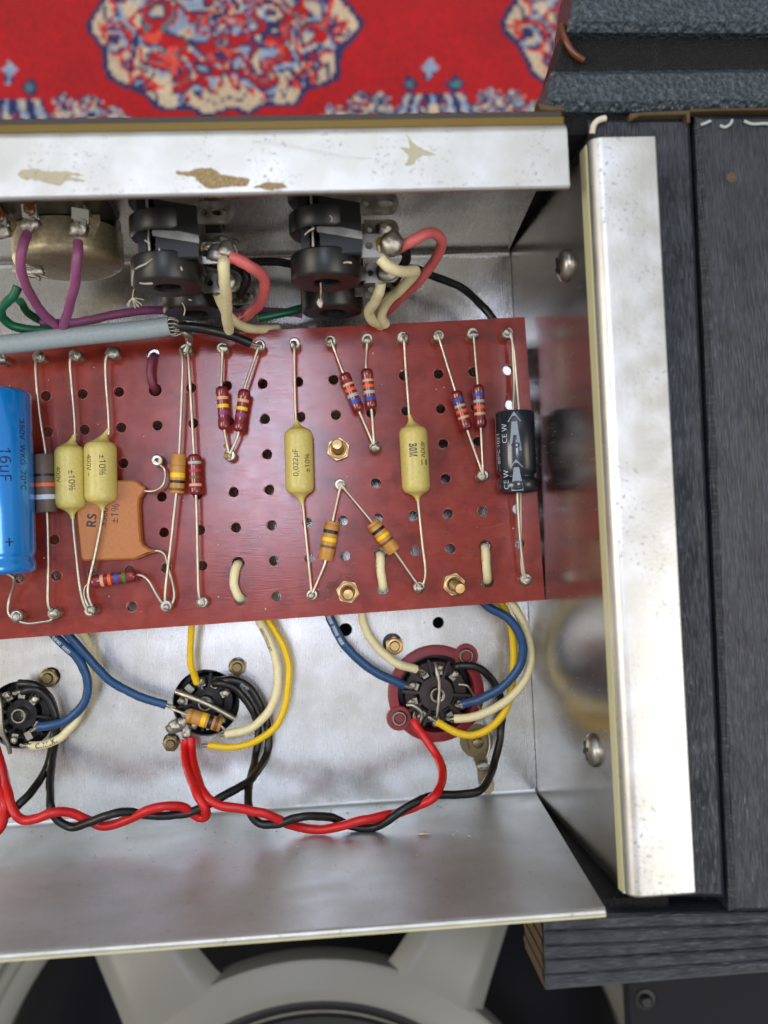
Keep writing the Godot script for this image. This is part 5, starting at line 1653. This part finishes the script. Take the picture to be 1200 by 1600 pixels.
func build_wires() -> void:
	var vg := "wires of the valve sockets"
	# cut off socket
	wire("cream wire looping behind the blue one to the cut off black socket", [Vector3(-130.87, 9.00, 108.34), Vector3(-129.31, 5.00, 113.67), Vector3(-129.27, 4.50, 119.94), Vector3(-131.00, 5.00, 128.02), Vector3(-132.94, 6.00, 133.19), Vector3(-136.80, 6.00, 137.74), Vector3(-141.59, 6.00, 140.52), Vector3(-146.81, 6.00, 140.54)], 1.2, "wire_cream", vg, "T  C.M.K.", 1.5, 40.0, 0.1, "ink_dark", -1.0)
	wire("blue wire curling back to the cut off black socket", [Vector3(-138.55, 12.00, 106.95), Vector3(-135.41, 12.00, 110.79), Vector3(-131.57, 11.00, 115.15), Vector3(-129.37, 10.00, 120.13), Vector3(-129.00, 9.00, 124.36), Vector3(-130.92, 8.00, 129.51), Vector3(-135.35, 7.00, 133.39), Vector3(-140.09, 7.00, 134.95), Vector3(-144.23, 6.00, 135.53)], 1.28, "wire_blue", vg, "0890  0880", 0.9, 6.0, 0.2, "ink_pale")
	wire("blue wire running slantwise to the resistor on the black socket", [Vector3(-134.32, 13.00, 107.06), Vector3(-131.79, 12.00, 110.65), Vector3(-128.55, 10.00, 115.92), Vector3(-123.63, 8.00, 122.45), Vector3(-118.51, 7.50, 126.37), Vector3(-112.54, 7.50, 129.17), Vector3(-107.74, 7.50, 130.95)], 1.25, "wire_blue", vg)
	wire("short yellow wire dropping from the board to the black socket", [Vector3(-98.75, 12.00, 106.32), Vector3(-99.20, 11.00, 110.46), Vector3(-100.07, 9.00, 116.10), Vector3(-100.17, 8.00, 120.00), Vector3(-99.51, 6.00, 123.43), Vector3(-99.06, 5.00, 125.69)], 1.0, "wire_yellow", vg)
	wire("white wire with black lettering beside the long yellow loop", [Vector3(-80.40, 14.00, 105.73), Vector3(-79.28, 13.00, 109.26), Vector3(-76.58, 12.00, 115.62), Vector3(-75.37, 11.00, 122.62), Vector3(-76.26, 10.00, 129.56), Vector3(-79.29, 9.00, 135.04), Vector3(-84.27, 8.50, 138.96), Vector3(-91.19, 8.00, 140.16)], 1.22, "wire_cream", vg, "SOUTHAWL", 1.0, 8.0, 0.5, "ink_dark")
	wire("yellow wire making the long outer loop at the middle socket", [Vector3(-78.13, 13.00, 105.93), Vector3(-76.64, 12.00, 109.16), Vector3(-73.56, 11.00, 115.22), Vector3(-72.23, 10.00, 122.95), Vector3(-73.68, 9.00, 131.94), Vector3(-76.77, 8.00, 138.82), Vector3(-83.20, 7.00, 143.13), Vector3(-90.15, 6.50, 144.27), Vector3(-96.49, 6.00, 143.59)], 1.02, "wire_yellow", vg)
	wire("black wire from the middle socket curving down into the long twist", [Vector3(-94.40, 5.00, 126.09), Vector3(-91.46, 6.50, 125.87), Vector3(-87.81, 6.00, 127.89), Vector3(-84.31, 5.00, 132.77), Vector3(-81.99, 4.50, 139.26), Vector3(-83.12, 5.80, 147.21), Vector3(-83.93, 17.10, 151.64), Vector3(-83.86, 24.50, 156.01), Vector3(-81.47, 25.50, 160.44), Vector3(-76.69, 26.00, 160.98), Vector3(-71.47, 27.00, 159.23), Vector3(-67.02, 26.50, 159.17), Vector3(-61.95, 24.50, 160.45), Vector3(-56.23, 23.50, 163.59), Vector3(-50.46, 25.00, 163.81), Vector3(-45.30, 27.50, 160.47), Vector3(-39.94, 26.90, 157.49), Vector3(-34.31, 23.50, 156.79), Vector3(-26.14, 21.60, 157.47), Vector3(-19.78, 19.80, 156.94), Vector3(-14.71, 9.80, 153.88), Vector3(-11.18, 4.50, 146.29), Vector3(-10.47, 5.00, 137.03), Vector3(-12.81, 6.00, 129.66), Vector3(-17.42, 7.00, 125.38), Vector3(-22.28, 6.50, 124.56), Vector3(-23.58, 5.50, 125.27)], 1.15, "wire_black", vg)
	wire("black wire leaving the middle socket to twist with the short red wire", [Vector3(-93.33, 5.00, 125.32), Vector3(-89.36, 6.50, 124.95), Vector3(-84.64, 6.50, 127.08), Vector3(-81.12, 6.00, 132.77), Vector3(-79.17, 5.50, 139.91), Vector3(-79.95, 6.80, 147.16), Vector3(-83.42, 16.40, 150.88), Vector3(-87.89, 21.70, 152.39), Vector3(-92.43, 24.60, 154.02), Vector3(-98.25, 24.50, 156.47), Vector3(-103.98, 24.50, 157.24), Vector3(-110.37, 24.00, 156.85), Vector3(-114.90, 26.00, 155.11), Vector3(-118.91, 27.50, 155.01), Vector3(-124.80, 26.50, 157.00), Vector3(-130.37, 24.50, 158.66), Vector3(-134.47, 24.00, 156.35), Vector3(-135.91, 23.90, 152.18), Vector3(-138.70, 13.70, 147.14), Vector3(-140.20, 4.50, 141.30), Vector3(-139.33, 5.00, 134.39), Vector3(-140.81, 6.00, 127.96), Vector3(-144.21, 6.50, 124.61), Vector3(-148.40, 6.00, 125.14)], 1.15, "wire_black", vg, "0890", 0.9, 9.0, 0.4, "ink_faint")
	wire("black wire beside the cut off socket lettered in pale print", [Vector3(-149.33, 5.00, 122.87), Vector3(-144.99, 6.00, 123.29), Vector3(-141.09, 5.00, 127.44), Vector3(-139.78, 4.00, 133.20), Vector3(-140.70, 4.00, 140.01), Vector3(-140.96, 9.80, 146.03), Vector3(-141.15, 18.80, 148.85), Vector3(-143.54, 23.30, 151.55), Vector3(-146.67, 23.50, 154.12), Vector3(-150.46, 23.50, 156.40)], 1.15, "wire_black", vg, "VOLT", 1.4, 34.0, 0.5, "ink_faint", -1.0)
	wire("red wire from the middle socket hooking under into the short twist", [Vector3(-102.76, 6.00, 141.49), Vector3(-103.13, 7.40, 144.23), Vector3(-101.13, 13.90, 148.11), Vector3(-97.93, 23.20, 151.64), Vector3(-95.52, 25.50, 154.95), Vector3(-95.00, 24.50, 157.51), Vector3(-96.71, 23.50, 158.80), Vector3(-98.99, 24.00, 157.09), Vector3(-101.20, 25.50, 154.89), Vector3(-105.30, 27.00, 153.98), Vector3(-110.32, 27.00, 154.91), Vector3(-115.84, 25.00, 157.57), Vector3(-121.77, 24.00, 159.08), Vector3(-126.08, 24.00, 157.21), Vector3(-130.56, 25.50, 154.56), Vector3(-134.41, 27.00, 153.84), Vector3(-138.92, 26.50, 155.26), Vector3(-142.47, 26.00, 155.37), Vector3(-144.83, 26.00, 152.84), Vector3(-147.50, 22.30, 148.10), Vector3(-152.18, 12.30, 144.69), Vector3(-156.24, 6.00, 139.97)], 1.25, "wire_red", vg)
	wire("red wire running from the middle socket into the long twist to the crimson socket", [Vector3(-101.38, 6.00, 141.10), Vector3(-100.93, 7.80, 144.95), Vector3(-98.73, 15.70, 149.11), Vector3(-95.69, 23.50, 152.34), Vector3(-92.04, 25.50, 154.85), Vector3(-86.02, 26.00, 156.17), Vector3(-80.28, 27.00, 157.26), Vector3(-75.96, 26.50, 159.60), Vector3(-71.69, 24.50, 162.24), Vector3(-67.26, 24.00, 163.66), Vector3(-62.07, 25.50, 163.20), Vector3(-55.61, 27.50, 161.26), Vector3(-49.10, 26.50, 160.54), Vector3(-43.77, 24.50, 160.54), Vector3(-38.55, 25.50, 158.64), Vector3(-34.01, 26.70, 156.01), Vector3(-30.94, 20.00, 153.53), Vector3(-30.43, 10.80, 150.59), Vector3(-33.30, 7.50, 145.68), Vector3(-36.17, 6.50, 141.55), Vector3(-36.49, 5.50, 139.99)], 1.25, "wire_red", vg)
	wire("red wire at the picture edge below the cut off socket", [Vector3(-155.58, 11.90, 145.24), Vector3(-150.77, 19.20, 147.48), Vector3(-147.70, 24.60, 150.58), Vector3(-147.71, 24.50, 155.00), Vector3(-148.59, 24.50, 157.45), Vector3(-150.83, 24.50, 159.81)], 1.25, "wire_red", vg)
	# crimson socket
	wire("cream wire from under the board to the crimson socket's upper contact", [Vector3(-50.79, 13.00, 104.60), Vector3(-50.60, 12.00, 108.80), Vector3(-49.06, 11.00, 113.78), Vector3(-45.73, 9.50, 118.62), Vector3(-40.97, 8.50, 122.68), Vector3(-35.42, 6.50, 124.96)], 1.25, "wire_cream", vg)
	wire("blue wire with pale print curving to the crimson socket beside a brass nut", [Vector3(-61.03, 13.00, 104.77), Vector3(-59.51, 12.00, 109.02), Vector3(-56.69, 11.00, 115.09), Vector3(-52.43, 10.00, 120.60), Vector3(-46.67, 8.50, 125.28), Vector3(-39.16, 6.50, 129.50)], 1.3, "wire_blue", vg, "0890  0990  088", 1.0, 7.0, 0.2, "ink_pale")
	wire("yellow wire on the inside of the loop by the end plate", [Vector3(-12.28, 14.00, 104.41), Vector3(-9.51, 13.00, 108.75), Vector3(-7.46, 11.00, 115.28), Vector3(-7.17, 10.00, 122.37), Vector3(-7.87, 9.00, 129.45), Vector3(-9.25, 8.50, 136.44), Vector3(-12.96, 8.00, 141.91), Vector3(-18.68, 7.50, 144.82), Vector3(-24.23, 7.00, 144.11), Vector3(-30.15, 6.00, 140.61)], 1.1, "wire_yellow", vg)
	wire("cream wire making the widest loop beside the end plate", [Vector3(-10.37, 15.00, 103.75), Vector3(-7.42, 15.00, 107.32), Vector3(-4.39, 14.00, 113.74), Vector3(-2.90, 13.00, 120.81), Vector3(-3.92, 12.00, 127.45), Vector3(-8.10, 10.50, 133.35), Vector3(-14.35, 9.00, 137.44), Vector3(-19.92, 8.00, 139.54), Vector3(-24.81, 6.50, 139.98)], 1.25, "wire_cream", vg)
	wire("blue wire crossing over the cream loop by the end plate", [Vector3(-17.99, 15.00, 104.05), Vector3(-14.45, 15.50, 107.47), Vector3(-9.19, 16.00, 110.90), Vector3(-6.07, 16.00, 116.17), Vector3(-5.72, 15.00, 122.11), Vector3(-8.45, 13.50, 127.65), Vector3(-13.77, 11.00, 132.25), Vector3(-18.08, 9.00, 134.44), Vector3(-21.91, 6.50, 135.74)], 1.3, "wire_blue", vg)
	# behind the board
	var rg := "wires of the controls"
	wire("purple wire from the darker potentiometer lug bending behind the grey cable", [Vector3(-126.67, 55.00, 10.94), Vector3(-126.98, 57.00, 13.97), Vector3(-128.11, 56.00, 17.82), Vector3(-128.65, 52.00, 21.39), Vector3(-128.60, 46.00, 24.08), Vector3(-127.59, 40.00, 26.48), Vector3(-125.70, 36.00, 28.31), Vector3(-123.34, 33.00, 29.54)], 1.2, "wire_purple", rg)
	wire("purple wire hanging straight from the potentiometer lug with the fan of solder", [Vector3(-115.11, 55.00, 13.07), Vector3(-115.07, 56.00, 16.57), Vector3(-116.06, 54.00, 20.18), Vector3(-118.36, 49.00, 23.54), Vector3(-121.23, 43.00, 26.29), Vector3(-123.84, 38.00, 28.38), Vector3(-125.63, 33.00, 30.05)], 1.2, "wire_purple", rg)
	wire("purple wire lying along the chassis floor behind the grey cable", [Vector3(-132.08, 30.00, 25.64), Vector3(-125.48, 29.00, 25.90), Vector3(-119.92, 28.00, 24.93), Vector3(-113.32, 26.00, 23.14), Vector3(-106.36, 22.00, 21.12), Vector3(-97.95, 18.00, 20.66), Vector3(-85.99, 15.00, 21.52), Vector3(-74.71, 14.00, 20.33), Vector3(-63.98, 14.00, 21.41)], 1.15, "wire_purple", rg)
	wire("green wire curling from the potentiometer to the grey cable", [Vector3(-132.32, 46.00, 20.68), Vector3(-133.97, 45.00, 23.11), Vector3(-137.21, 42.00, 24.18), Vector3(-138.96, 38.00, 25.65), Vector3(-137.84, 35.00, 27.24), Vector3(-134.05, 33.00, 28.16), Vector3(-130.41, 32.00, 28.22), Vector3(-126.71, 31.00, 28.16)], 1.15, "wire_green", rg)
	wire("thin green wire behind the curling one", [Vector3(-134.42, 38.00, 22.08), Vector3(-134.77, 32.00, 23.12), Vector3(-133.24, 28.00, 24.24), Vector3(-130.40, 26.00, 25.03), Vector3(-126.90, 24.00, 25.57)], 1.05, "wire_green", rg)
	wire("dark green wire running under the jack sockets to the second jack", [Vector3(-76.42, 18.00, 23.18), Vector3(-71.45, 17.00, 22.20), Vector3(-67.05, 16.00, 20.93), Vector3(-61.98, 15.00, 19.68), Vector3(-55.55, 14.00, 18.00)], 1.2, "wire_green", rg)
	wire("pink wire in an open bend beside the dusty jack", [Vector3(-79.40, 58.00, 18.63), Vector3(-77.86, 58.00, 19.30), Vector3(-74.88, 57.00, 20.66), Vector3(-72.47, 53.00, 21.57), Vector3(-72.36, 48.00, 23.44), Vector3(-74.15, 41.00, 24.88), Vector3(-77.32, 34.00, 25.60), Vector3(-79.62, 28.00, 25.53)], 1.38, "wire_pink", rg)
	wire("cream wire hanging straight down from the dusty jack", [Vector3(-80.99, 58.00, 19.38), Vector3(-81.04, 59.00, 21.00), Vector3(-81.14, 56.00, 23.82), Vector3(-81.65, 49.00, 26.21), Vector3(-82.57, 40.00, 28.38), Vector3(-83.13, 33.00, 30.19)], 1.38, "wire_cream", rg)
	wire("cream wire slanting from the dusty jack towards the board edge", [Vector3(-84.85, 40.00, 22.02), Vector3(-84.04, 38.00, 24.09), Vector3(-82.76, 35.00, 26.57), Vector3(-80.90, 31.00, 27.72), Vector3(-78.32, 27.00, 28.05), Vector3(-75.60, 23.00, 27.51), Vector3(-70.95, 18.00, 26.37)], 1.25, "wire_cream", rg)
	wire("black wire looped into the small round terminal of the hidden jack", [Vector3(-80.59, 40.00, 14.68), Vector3(-78.04, 41.00, 16.76), Vector3(-77.39, 40.00, 19.35), Vector3(-79.27, 36.00, 21.37), Vector3(-78.17, 32.00, 20.91), Vector3(-81.13, 26.00, 21.35)], 1.2, "wire_black", rg)
	wire("pink wire arching from the solder ball to under the board", [Vector3(-40.01, 57.00, 17.20), Vector3(-37.28, 59.00, 16.31), Vector3(-33.78, 59.00, 14.68), Vector3(-30.92, 57.00, 13.72), Vector3(-28.99, 54.00, 14.03), Vector3(-28.64, 50.00, 15.21), Vector3(-30.10, 44.00, 16.91), Vector3(-32.95, 38.00, 19.40), Vector3(-36.18, 31.00, 21.18), Vector3(-39.28, 24.00, 22.52), Vector3(-41.23, 18.00, 22.95)], 1.3, "wire_pink", rg)
	wire("cream wire bending back under the pink arch of the second jack", [Vector3(-44.28, 59.00, 20.30), Vector3(-42.93, 59.00, 21.76), Vector3(-40.25, 57.00, 22.49), Vector3(-36.96, 53.00, 21.56), Vector3(-35.22, 49.00, 20.41), Vector3(-36.10, 44.00, 21.04), Vector3(-38.73, 38.00, 22.38), Vector3(-41.52, 32.00, 23.87), Vector3(-42.53, 28.00, 26.07), Vector3(-41.16, 24.00, 27.44)], 1.35, "wire_cream", rg)
	wire("cream wire dropping in a tight hook from the terminal with burnt flux", [Vector3(-43.69, 46.00, 22.02), Vector3(-44.02, 44.00, 23.88), Vector3(-45.11, 38.00, 25.33), Vector3(-46.14, 33.00, 25.92), Vector3(-44.99, 28.00, 27.30), Vector3(-42.35, 22.00, 27.27)], 1.35, "wire_cream", rg)
	wire("black wire bowing from the solder ball down past the cream wires", [Vector3(-39.16, 46.00, 11.23), Vector3(-37.44, 46.00, 13.40), Vector3(-36.47, 43.00, 15.21), Vector3(-37.87, 38.00, 17.38), Vector3(-39.14, 33.00, 19.08), Vector3(-40.77, 28.00, 20.23), Vector3(-39.41, 22.00, 21.33)], 1.2, "wire_black", rg)
	wire("long black wire lying over the floor towards the board's free end", [Vector3(-93.37, 10.00, 9.71), Vector3(-85.01, 10.00, 5.76), Vector3(-72.60, 10.00, 5.03), Vector3(-62.98, 11.00, 6.98), Vector3(-45.83, 12.00, 10.17), Vector3(-32.53, 12.00, 8.56), Vector3(-27.03, 12.00, 10.53), Vector3(-21.67, 13.00, 12.85), Vector3(-16.39, 14.00, 16.42), Vector3(-12.78, 16.00, 21.22), Vector3(-10.03, 17.00, 25.00), Vector3(-8.45, 17.00, 28.14)], 1.15, "wire_black", rg)
	# screened cable
	var gp := smooth([Vector3(-143.82, 36.00, 33.31), Vector3(-140.47, 36.00, 32.67), Vector3(-132.09, 36.00, 31.90), Vector3(-123.67, 36.00, 31.13), Vector3(-115.34, 35.50, 30.35), Vector3(-106.93, 35.00, 29.69), Vector3(-101.22, 35.00, 29.16), Vector3(-98.00, 35.00, 28.74)], 8)
	var t := thing("screened_cable", "thick grey screened cable lying along the upper edge of the board", "cable", gp[gp.size() / 2])
	var m := MB.new()
	tube(m, gp, 2.45, 20)
	obj("sheath", m, M.wire_grey, t)
	m = MB.new()
	for k in 14:
		var a := TAU * k / 14.0
		var o := Vector3(0, cos(a), sin(a))
		tube(m, smooth([Vector3(-98.23, 35.00, 28.73) + o * 2.0, Vector3(-96.91, 35.00, 28.65) + o * (2.3 + 0.4 * sin(k * 5.0)), Vector3(-95.56, 34.60, 28.89) + o * (1.5 + 0.5 * cos(k * 3.0)), Vector3(-94.26, 33.50, 29.49) + o * 0.7], 4), 0.28, 5)
	blob(m, Vector3(-96.16, 34.40, 28.71), Vector3(2.6, 1.7, 1.8), 12, 0.25)
	tube(m, smooth([Vector3(-95.68, 34.00, 29.57), Vector3(-94.15, 33.00, 30.44), Vector3(-93.31, 31.00, 30.90), Vector3(-93.95, 29.00, 31.93), Vector3(-95.07, 28.00, 34.08)]), 0.9, 8, true, 0.3)
	obj("braid", m, M.solder, t)
	m = MB.new()
	tube(m, smooth([Vector3(-96.35, 35.00, 28.79), Vector3(-92.57, 35.50, 29.31), Vector3(-88.08, 35.00, 30.03), Vector3(-83.74, 33.00, 30.88), Vector3(-80.47, 31.00, 31.72), Vector3(-77.82, 29.50, 32.67)], 8), 1.25, 14)
	obj("core", m, M.wire_black, t)
	m = MB.new()
	tube(m, smooth([Vector3(-78.16, 29.60, 32.56), Vector3(-76.90, 28.60, 32.86), Vector3(-75.61, 27.60, 32.93)]), 0.5, 8)
	obj("core_end", m, M.tinned, t)
	# wire loops through the board
	var lg := "wire loops through the board holes"
	var words := ["white wire loop with tiny tick marks on the board, curved like a bow", "straight white wire loop beneath the diagonal tan resistor", "straight white wire loop beside the tilted brass stud"]
	var cols := [8, 4, 1]
	for k in 3:
		var p := at(cols[k], 1.0, 22)
		var q := at(cols[k], 0.0, 22)
		var bow := bx * (-1.3 if k == 0 else -0.3)
		p += bz * 0.3
		q -= bz * 0.3
		wire(words[k], [p - UP * 7.0, p - UP * 4.0, p - UP * 1.2, p + UP * 1.0 + bz * 0.5 + bow * 0.3, p.lerp(q, 0.33) + UP * 2.0 + bow * 0.8, p.lerp(q, 0.66) + UP * 2.0 + bow, q + UP * 1.0 - bz * 0.5 + bow * 0.3, q - UP * 1.2, q - UP * 4.0, q - UP * 7.0], 1.2, "wire_cream", lg, "|  | |  |  |" if k == 0 else "- -", 1.0, 11.0, 0.9, "ink_dark")
	var p := at(10, 7, 22)
	var q := at(10, 6, 22)
	wire("dull maroon wire loop through the board under the grey cable", [p - UP * 7.0, p - UP * 4.0, p - UP * 1.0 + bz * 0.3, p.lerp(q, 0.16) + UP * 1.6, p.lerp(q, 0.5) + UP * 2.2 - bx * 0.7, p.lerp(q, 0.85) + UP * 1.4 - bx * 0.3, q - UP * 1.0 - bz * 0.3, q - UP * 4.0, q - UP * 7.0], 1.1, "wire_maroon", lg)

# ---------------------------------------------------------------- fluff and crumbs
func build_dust() -> void:
	var rng := RandomNumberGenerator.new()
	rng.seed = 5
	var m := MB.new()
	for k in 6:
		var c: Vector3 = [Vector3(-59.95, 22.60, 101.34), Vector3(-59.33, 22.60, 99.01), Vector3(-57.96, 22.70, 97.76), Vector3(-56.06, 22.70, 96.28), Vector3(-54.19, 22.70, 95.59), Vector3(-53.07, 22.70, 94.06)][k]
		var pts := []
		for i in 7:
			pts.append(c + Vector3(rng.randf_range(-1.6, 1.6), rng.randf_range(0.0, 0.5), rng.randf_range(-1.6, 1.6)))
		tube(m, smooth(pts, 5), 0.1, 5)
	solo("fluff", m, M.lint_pink, Vector3(-56.62, 22.30, 97.33), "curly pink thread of fluff on the board beside a brass nut", "fluff", "fluff and dust")
	m = MB.new()
	for k in 9:
		var c := Vector3(-104.61, 47.00, 24.48)
		var d := Vector3(rng.randf_range(-1, 1), rng.randf_range(-0.4, 0.4), rng.randf_range(-0.6, 1)).normalized()
		tube(m, smooth([c, c + d * 1.2, c + d * 2.4 + Vector3(0.3, 0, 0.2)], 4), 0.11, 5)
	solo("fluff", m, M.lint, Vector3(-104.61, 47.00, 24.48), "white tuft of fluff hanging from the dusty jack", "fluff", "fluff and dust")
	m = MB.new()
	for q in [[[Vector3(-98.04, 63.60, 16.04), Vector3(-97.34, 63.60, 16.41), Vector3(-96.78, 63.60, 16.80)], 0.13], [[Vector3(-99.78, 62.50, 25.55), Vector3(-98.32, 62.60, 25.56), Vector3(-96.93, 62.40, 25.72)], 0.13], [[Vector3(-95.07, 63.00, 17.67), Vector3(-94.68, 63.00, 18.85), Vector3(-94.62, 62.80, 19.97)], 0.14], [[Vector3(-100.60, 62.00, 21.92), Vector3(-99.24, 63.00, 21.82), Vector3(-98.07, 63.00, 21.11), Vector3(-96.59, 63.00, 19.98)], 0.13], [[Vector3(-101.61, 60.00, 21.89), Vector3(-101.99, 59.00, 23.37), Vector3(-102.53, 57.00, 24.58)], 0.11], [[Vector3(-89.98, 63.60, 22.39), Vector3(-89.87, 63.60, 23.27)], 0.15], [[Vector3(-90.07, 55.00, 27.56), Vector3(-89.18, 55.00, 27.68)], 0.11], [[Vector3(-92.79, 45.00, 25.63), Vector3(-92.42, 44.00, 26.66), Vector3(-92.88, 43.00, 28.00)], 0.11]]:
		var pts: Array = q[0]
		for i in pts.size():
			pts[i] += Vector3(rng.randf_range(-0.2, 0.2), 0.2, rng.randf_range(-0.2, 0.2))
		tube(m, smooth(pts, 4), q[1], 5, true, 0.5)
	solo("fluff", m, M.lint, Vector3(-98.30, 62.00, 21.98), "pale dust clinging to the ridges of the dusty jack", "fluff", "fluff and dust")
	m = MB.new()
	for q in [[[Vector3(-58.68, 60.00, 25.71), Vector3(-58.66, 58.00, 27.28), Vector3(-58.93, 52.00, 27.99)], 0.11], [[Vector3(-61.86, 63.40, 15.53), Vector3(-61.04, 63.60, 14.82), Vector3(-59.57, 63.60, 14.05)], 0.13], [[Vector3(-55.95, 63.60, 11.24), Vector3(-55.34, 63.60, 11.90), Vector3(-55.70, 63.60, 12.69)], 0.12], [[Vector3(-53.25, 63.40, 22.23), Vector3(-52.28, 63.40, 22.06), Vector3(-51.34, 63.40, 22.28)], 0.15]]:
		tube(m, smooth(q[0], 4), q[1], 5, true, 0.5)
	blob(m, Vector3(-58.94, 51.00, 28.07), Vector3(0.7, 0.7, 1.1), 9, 0.3)
	solo("fluff", m, M.lint, Vector3(-58.90, 60.00, 27.17), "small dangling shred of dust on the second jack's ring", "fluff", "fluff and dust")
	# crumbs on the front wall and floor: too many and too small to tell apart
	m = MB.new()
	for k in 90:
		var x := rng.randf_range(-150, -12)
		var yy := rng.randf_range(3.0, 60.0) * rng.randf()
		blob(m, Vector3(x, yy, 164.7), Vector3(0.22, 0.22, 0.12) * rng.randf_range(0.5, 1.5), k, 0.3)
	for k in 40:
		blob(m, Vector3(rng.randf_range(-150, -5), 0.1, rng.randf_range(112, 162)), Vector3(0.2, 0.1, 0.2) * rng.randf_range(0.4, 1.4), k + 200, 0.3)
	for k in 60:
		var c := at(rng.randf_range(-0.4, 15), rng.randf_range(-0.4, 7.4), 22.35)
		blob(m, c, Vector3(0.16, 0.08, 0.16) * rng.randf_range(0.4, 1.4), k + 300, 0.3)
	solo("dust_crumbs", m, M.lint, Vector3(-80, 1, 150), "pale dust crumbs scattered over the chassis metal and board", "dust").set_meta("kind", "stuff")
	var c := Vector3(-38.01, 30.00, 164.61)
	m = MB.new()
	blob(m, Vector3(c.x, c.y, 164.6), Vector3(1.6, 0.9, 0.4), 8, 0.4)
	solo("paint_flake", m, M.lint, c, "single white flake stuck on the sloping front wall", "flake")
